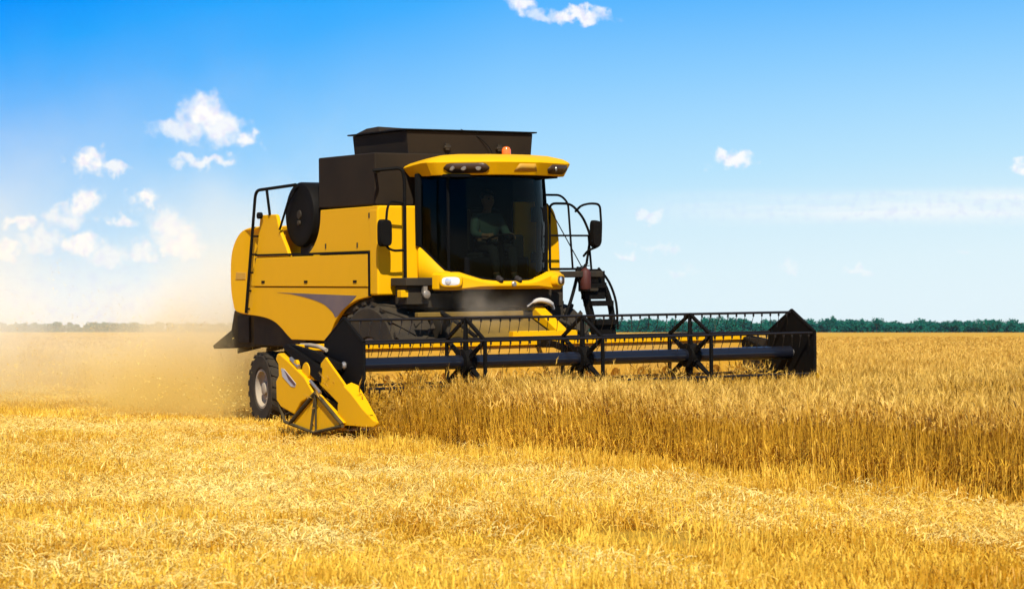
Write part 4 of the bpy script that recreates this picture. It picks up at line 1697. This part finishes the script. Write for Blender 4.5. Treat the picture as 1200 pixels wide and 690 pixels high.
# clothes over the torso, arms and legs
V, E_, Rr = [], [], []
pel = jv((0, 0, .13), (.16, .12)); bel = jv((.01, 0, .25), (.158, .118), pel); chs = jv((.03, 0, .42), (.178, .128), bel); jv((.035, 0, .535), (.085, .08), chs)
for s in (-1, 1):
    sh = jv((.03, .188 * s, .485), .074, chs); elb = jv((.13, .262 * s, .25), .058, sh); jv((.31, .215 * s, .235), .040, elb)
skin_chain('shirt', V, E_, Rr, 'shirt', dr)
V, E_, Rr = [], [], []
pel = jv((0, 0, .09), (.162, .12))
for s in (-1, 1):
    hip = jv((.06, .10 * s, .075), .098, pel); kn = jv((.44, .15 * s, .045), .074, hip); jv((.515, .14 * s, -.30), .056, kn)
skin_chain('trousers', V, E_, Rr, 'trousers', dr)
for s in (-1, 1):
    skin_chain('boot', [(.515, .14 * s, -.27), (.525, .14 * s, -.345), (.60, .147 * s, -.375), (.68, .152 * s, -.38)], [(0, 1), (1, 2), (2, 3)], [.056, .056, .05, .04], 'hair', dr)
bm = B_()
bmesh.ops.create_uvsphere(bm, u_segments=20, v_segments=12, radius=1, matrix=Matrix.Translation((.045, 0, .785)) @ Matrix.Diagonal((.105, .092, .085, 1)))
bmesh.ops.delete(bm, geom=[v for v in bm.verts if v.co.x > .10 and v.co.z < .80 or v.co.z < .72], context='VERTS')
build('hair', bm, 'hair', dr, solid=.012)
for s in (-1, 1):
    bm = B_()
    bmesh.ops.create_uvsphere(bm, u_segments=10, v_segments=8, radius=.012, matrix=Matrix.Translation((.138, .032 * s, .742)))
    build('eye', bm, 'hair', dr)

HAZE = 3e-5
# ------------------------------------------------------------------ dust thrown up behind the machine
dx0, dx1, dy0, dy1, dz1 = -84.0, -3.9, -11.0, 11.0, 9.0
bm = B_()
box(bm, dx0, dx1, dy0, dy1, -.4, dz1)
dm = bpy.data.materials.new('harvest dust')
dm.use_nodes = True
N, L = dm.node_tree.nodes, dm.node_tree.links
N.clear()
out = N.new('ShaderNodeOutputMaterial')
pv = N.new('ShaderNodeVolumePrincipled')
pv.inputs['Color'].default_value = (1.0, 0.84, 0.45, 1)
pv.inputs['Anisotropy'].default_value = -0.3
L.new(pv.outputs[0], out.inputs['Volume'])
tcd = N.new('ShaderNodeTexCoord')
sp = N.new('ShaderNodeSeparateXYZ')
L.new(tcd.outputs['Object'], sp.inputs[0])


def dmath(op, a, b=None, c=None):
    n = N.new('ShaderNodeMath'); n.operation = op
    for i, v in enumerate((a, b, c)):
        if v is None: continue
        if isinstance(v, (int, float)): n.inputs[i].default_value = v
        else: L.new(v, n.inputs[i])
    return n.outputs[0]


def dramp(v, a, b, c=0.0, d=1.0):
    n = N.new('ShaderNodeMapRange'); n.interpolation_type = 'SMOOTHSTEP'
    L.new(v, n.inputs[0])
    for i, q in zip((1, 2, 3, 4), (a, b, c, d)): n.inputs[i].default_value = q
    return n.outputs[0]


tz = N.new('ShaderNodeTexNoise'); tz.inputs['Scale'].default_value = 0.34; tz.inputs['Detail'].default_value = 5; tz.inputs['Roughness'].default_value = .65
L.new(tcd.outputs['Object'], tz.inputs['Vector'])
nse = dramp(tz.outputs[0], .42, .64, .03, 1.9)
X_, Y_, Z_ = sp.outputs
back = dmath('MULTIPLY', X_, -1)                               # metres behind the rear axle
hgt = dmath('ADD', 1.0, dmath('MULTIPLY', dmath('SUBTRACT', back, 4), .06))          # plume grows
wdt = dmath('ADD', 1.9, dmath('MULTIPLY', dmath('SUBTRACT', back, 4), .07))
vert = dmath('EXPONENT', dmath('MULTIPLY', dmath('DIVIDE', dmath('MAXIMUM', Z_, 0), hgt), -1.0))
yy = dmath('DIVIDE', dmath('ADD', Y_, .2), wdt)
side = dmath('EXPONENT', dmath('MULTIPLY', dmath('MULTIPLY', yy, yy), -1))
fade = dmath('MULTIPLY', dmath('MULTIPLY', dramp(back, 3.9, 5.2), dramp(back, 83, 45)), dramp(Z_, 8.8, 5.0))
fade = dmath('MULTIPLY', fade, dmath('MULTIPLY', dramp(Y_, 10.8, 8), dramp(Y_, -10.8, -8)))
amt = dmath('ADD', .27, dmath('MULTIPLY', dramp(back, 12, 4.5), 1.7))
cm = N.new('ShaderNodeMix'); cm.data_type = 'RGBA'
cm.inputs[6].default_value = (0.82, 0.57, 0.15, 1)          # heavy golden chaff, low and close behind; machine's shade put into the colour
cm.inputs[7].default_value = (0.99, 0.92, 0.76, 1)          # fine pale dust, higher up and further back
cf = N.new('ShaderNodeMath'); cf.operation = 'ADD'; cf.use_clamp = True
L.new(dmath('MULTIPLY', dramp(Z_, .3, 2.6), 1.0), cf.inputs[0]); L.new(dmath('MULTIPLY', dramp(back, 7, 20), .45), cf.inputs[1])
L.new(cf.outputs[0], cm.inputs[0]); L.new(cm.outputs[2], pv.inputs['Color'])
dens = dmath('MULTIPLY', dmath('MULTIPLY', dmath('MULTIPLY', vert, side), fade), dmath('MULTIPLY', nse, amt))
L.new(dens, pv.inputs['Density'])
dust = build('dust', bm, dm, None, recenter=False)
dust.matrix_world = Matrix.Translation((OX, OY, 0)) @ Matrix.Rotation(-(math.pi / 2 - YAW), 4, 'Z')
tag(dust, 'golden dust and chaff trailing behind the harvester', kind='stuff')

# bits of chaff in the air behind the machine
p_ = []
while len(p_) < 2600:
    bx_ = 4.2 + random.expovariate(1 / 5.0)
    if bx_ > 30: continue
    zz_ = abs(random.gauss(0, .45 + .03 * bx_)) + .1
    p_.append((*to_world(-bx_, random.gauss(-.2, 1.3 + .05 * bx_)), zz_))
bits = []


def chaff_bit(i):
    V, F, MI = [], [], []
    for k in range(5):
        c0 = Vector((random.gauss(0, .12), random.gauss(0, .12), random.gauss(0, .12)))
        d0 = Vector((random.gauss(0, 1), random.gauss(0, 1), random.gauss(0, .6))).normalized() * random.uniform(.012, .045)
        blade(V, F, MI, [c0, c0 + d0 * .5, c0 + d0], .009, 0)
    return V, F, MI, ['straw']


clump_collection('chaff_bit', [chaff_bit] * 6)
o = scatter('chaff', p_, rng.uniform(0, 6.28, (len(p_), 3)), rng.uniform(.7, 1.3, (len(p_), 3)), 'chaff_bit', 6)
tag(o, 'flying bits of chaff in the dust behind the harvester', kind='stuff')

bm = B_()
box(bm, .9, 2.6, -1.9, .6, 1.2, 2.25)
pm = bpy.data.materials.new('dust puff')
pm.use_nodes = True
N, L = pm.node_tree.nodes, pm.node_tree.links
N.clear()
out = N.new('ShaderNodeOutputMaterial')
pv = N.new('ShaderNodeVolumePrincipled')
pv.inputs['Color'].default_value = (1.0, 0.90, 0.70, 1)
L.new(pv.outputs[0], out.inputs['Volume'])
tcd = N.new('ShaderNodeTexCoord')
tz = N.new('ShaderNodeTexNoise'); tz.inputs['Scale'].default_value = 2.2; tz.inputs['Detail'].default_value = 4
L.new(tcd.outputs['Object'], tz.inputs['Vector'])
vs_ = N.new('ShaderNodeVectorMath'); vs_.operation = 'SUBTRACT'
L.new(tcd.outputs['Object'], vs_.inputs[0]); vs_.inputs[1].default_value = (1.6, -.75, 1.72)
vm_ = N.new('ShaderNodeVectorMath'); vm_.operation = 'MULTIPLY'
L.new(vs_.outputs[0], vm_.inputs[0]); vm_.inputs[1].default_value = (1 / .7, 1 / 1.0, 1 / .42)
vl_ = N.new('ShaderNodeVectorMath'); vl_.operation = 'LENGTH'
L.new(vm_.outputs[0], vl_.inputs[0])
L.new(dmath('MULTIPLY', dramp(vl_.outputs['Value'], .98, .2), dramp(tz.outputs[0], .42, .7, 0, .5)), pv.inputs['Density'])
puff = build('dust', bm, pm, None, recenter=False)
puff.matrix_world = dust.matrix_world
tag(puff, 'thin puff of dust swirling between the cab and the reel', kind='stuff')

# ------------------------------------------------------------------ air
bm = B_()
box(bm, -1390, 1390, -29, FAR - 1, -1.0, 19.0)
am = bpy.data.materials.new('haze')
am.use_nodes = True
N, L = am.node_tree.nodes, am.node_tree.links
N.clear()
out = N.new('ShaderNodeOutputMaterial')
pv = N.new('ShaderNodeVolumePrincipled')
pv.inputs['Color'].default_value = (0.45, 0.78, 1.0, 1)
pv.inputs['Density'].default_value = HAZE
L.new(pv.outputs[0], out.inputs['Volume'])
hz = build('haze', bm, am, None, recenter=False)
tag(hz, 'thin blue summer haze over the whole field', kind='stuff')

for o in bpy.data.objects:
    if '_abs' in o: del o['_abs']
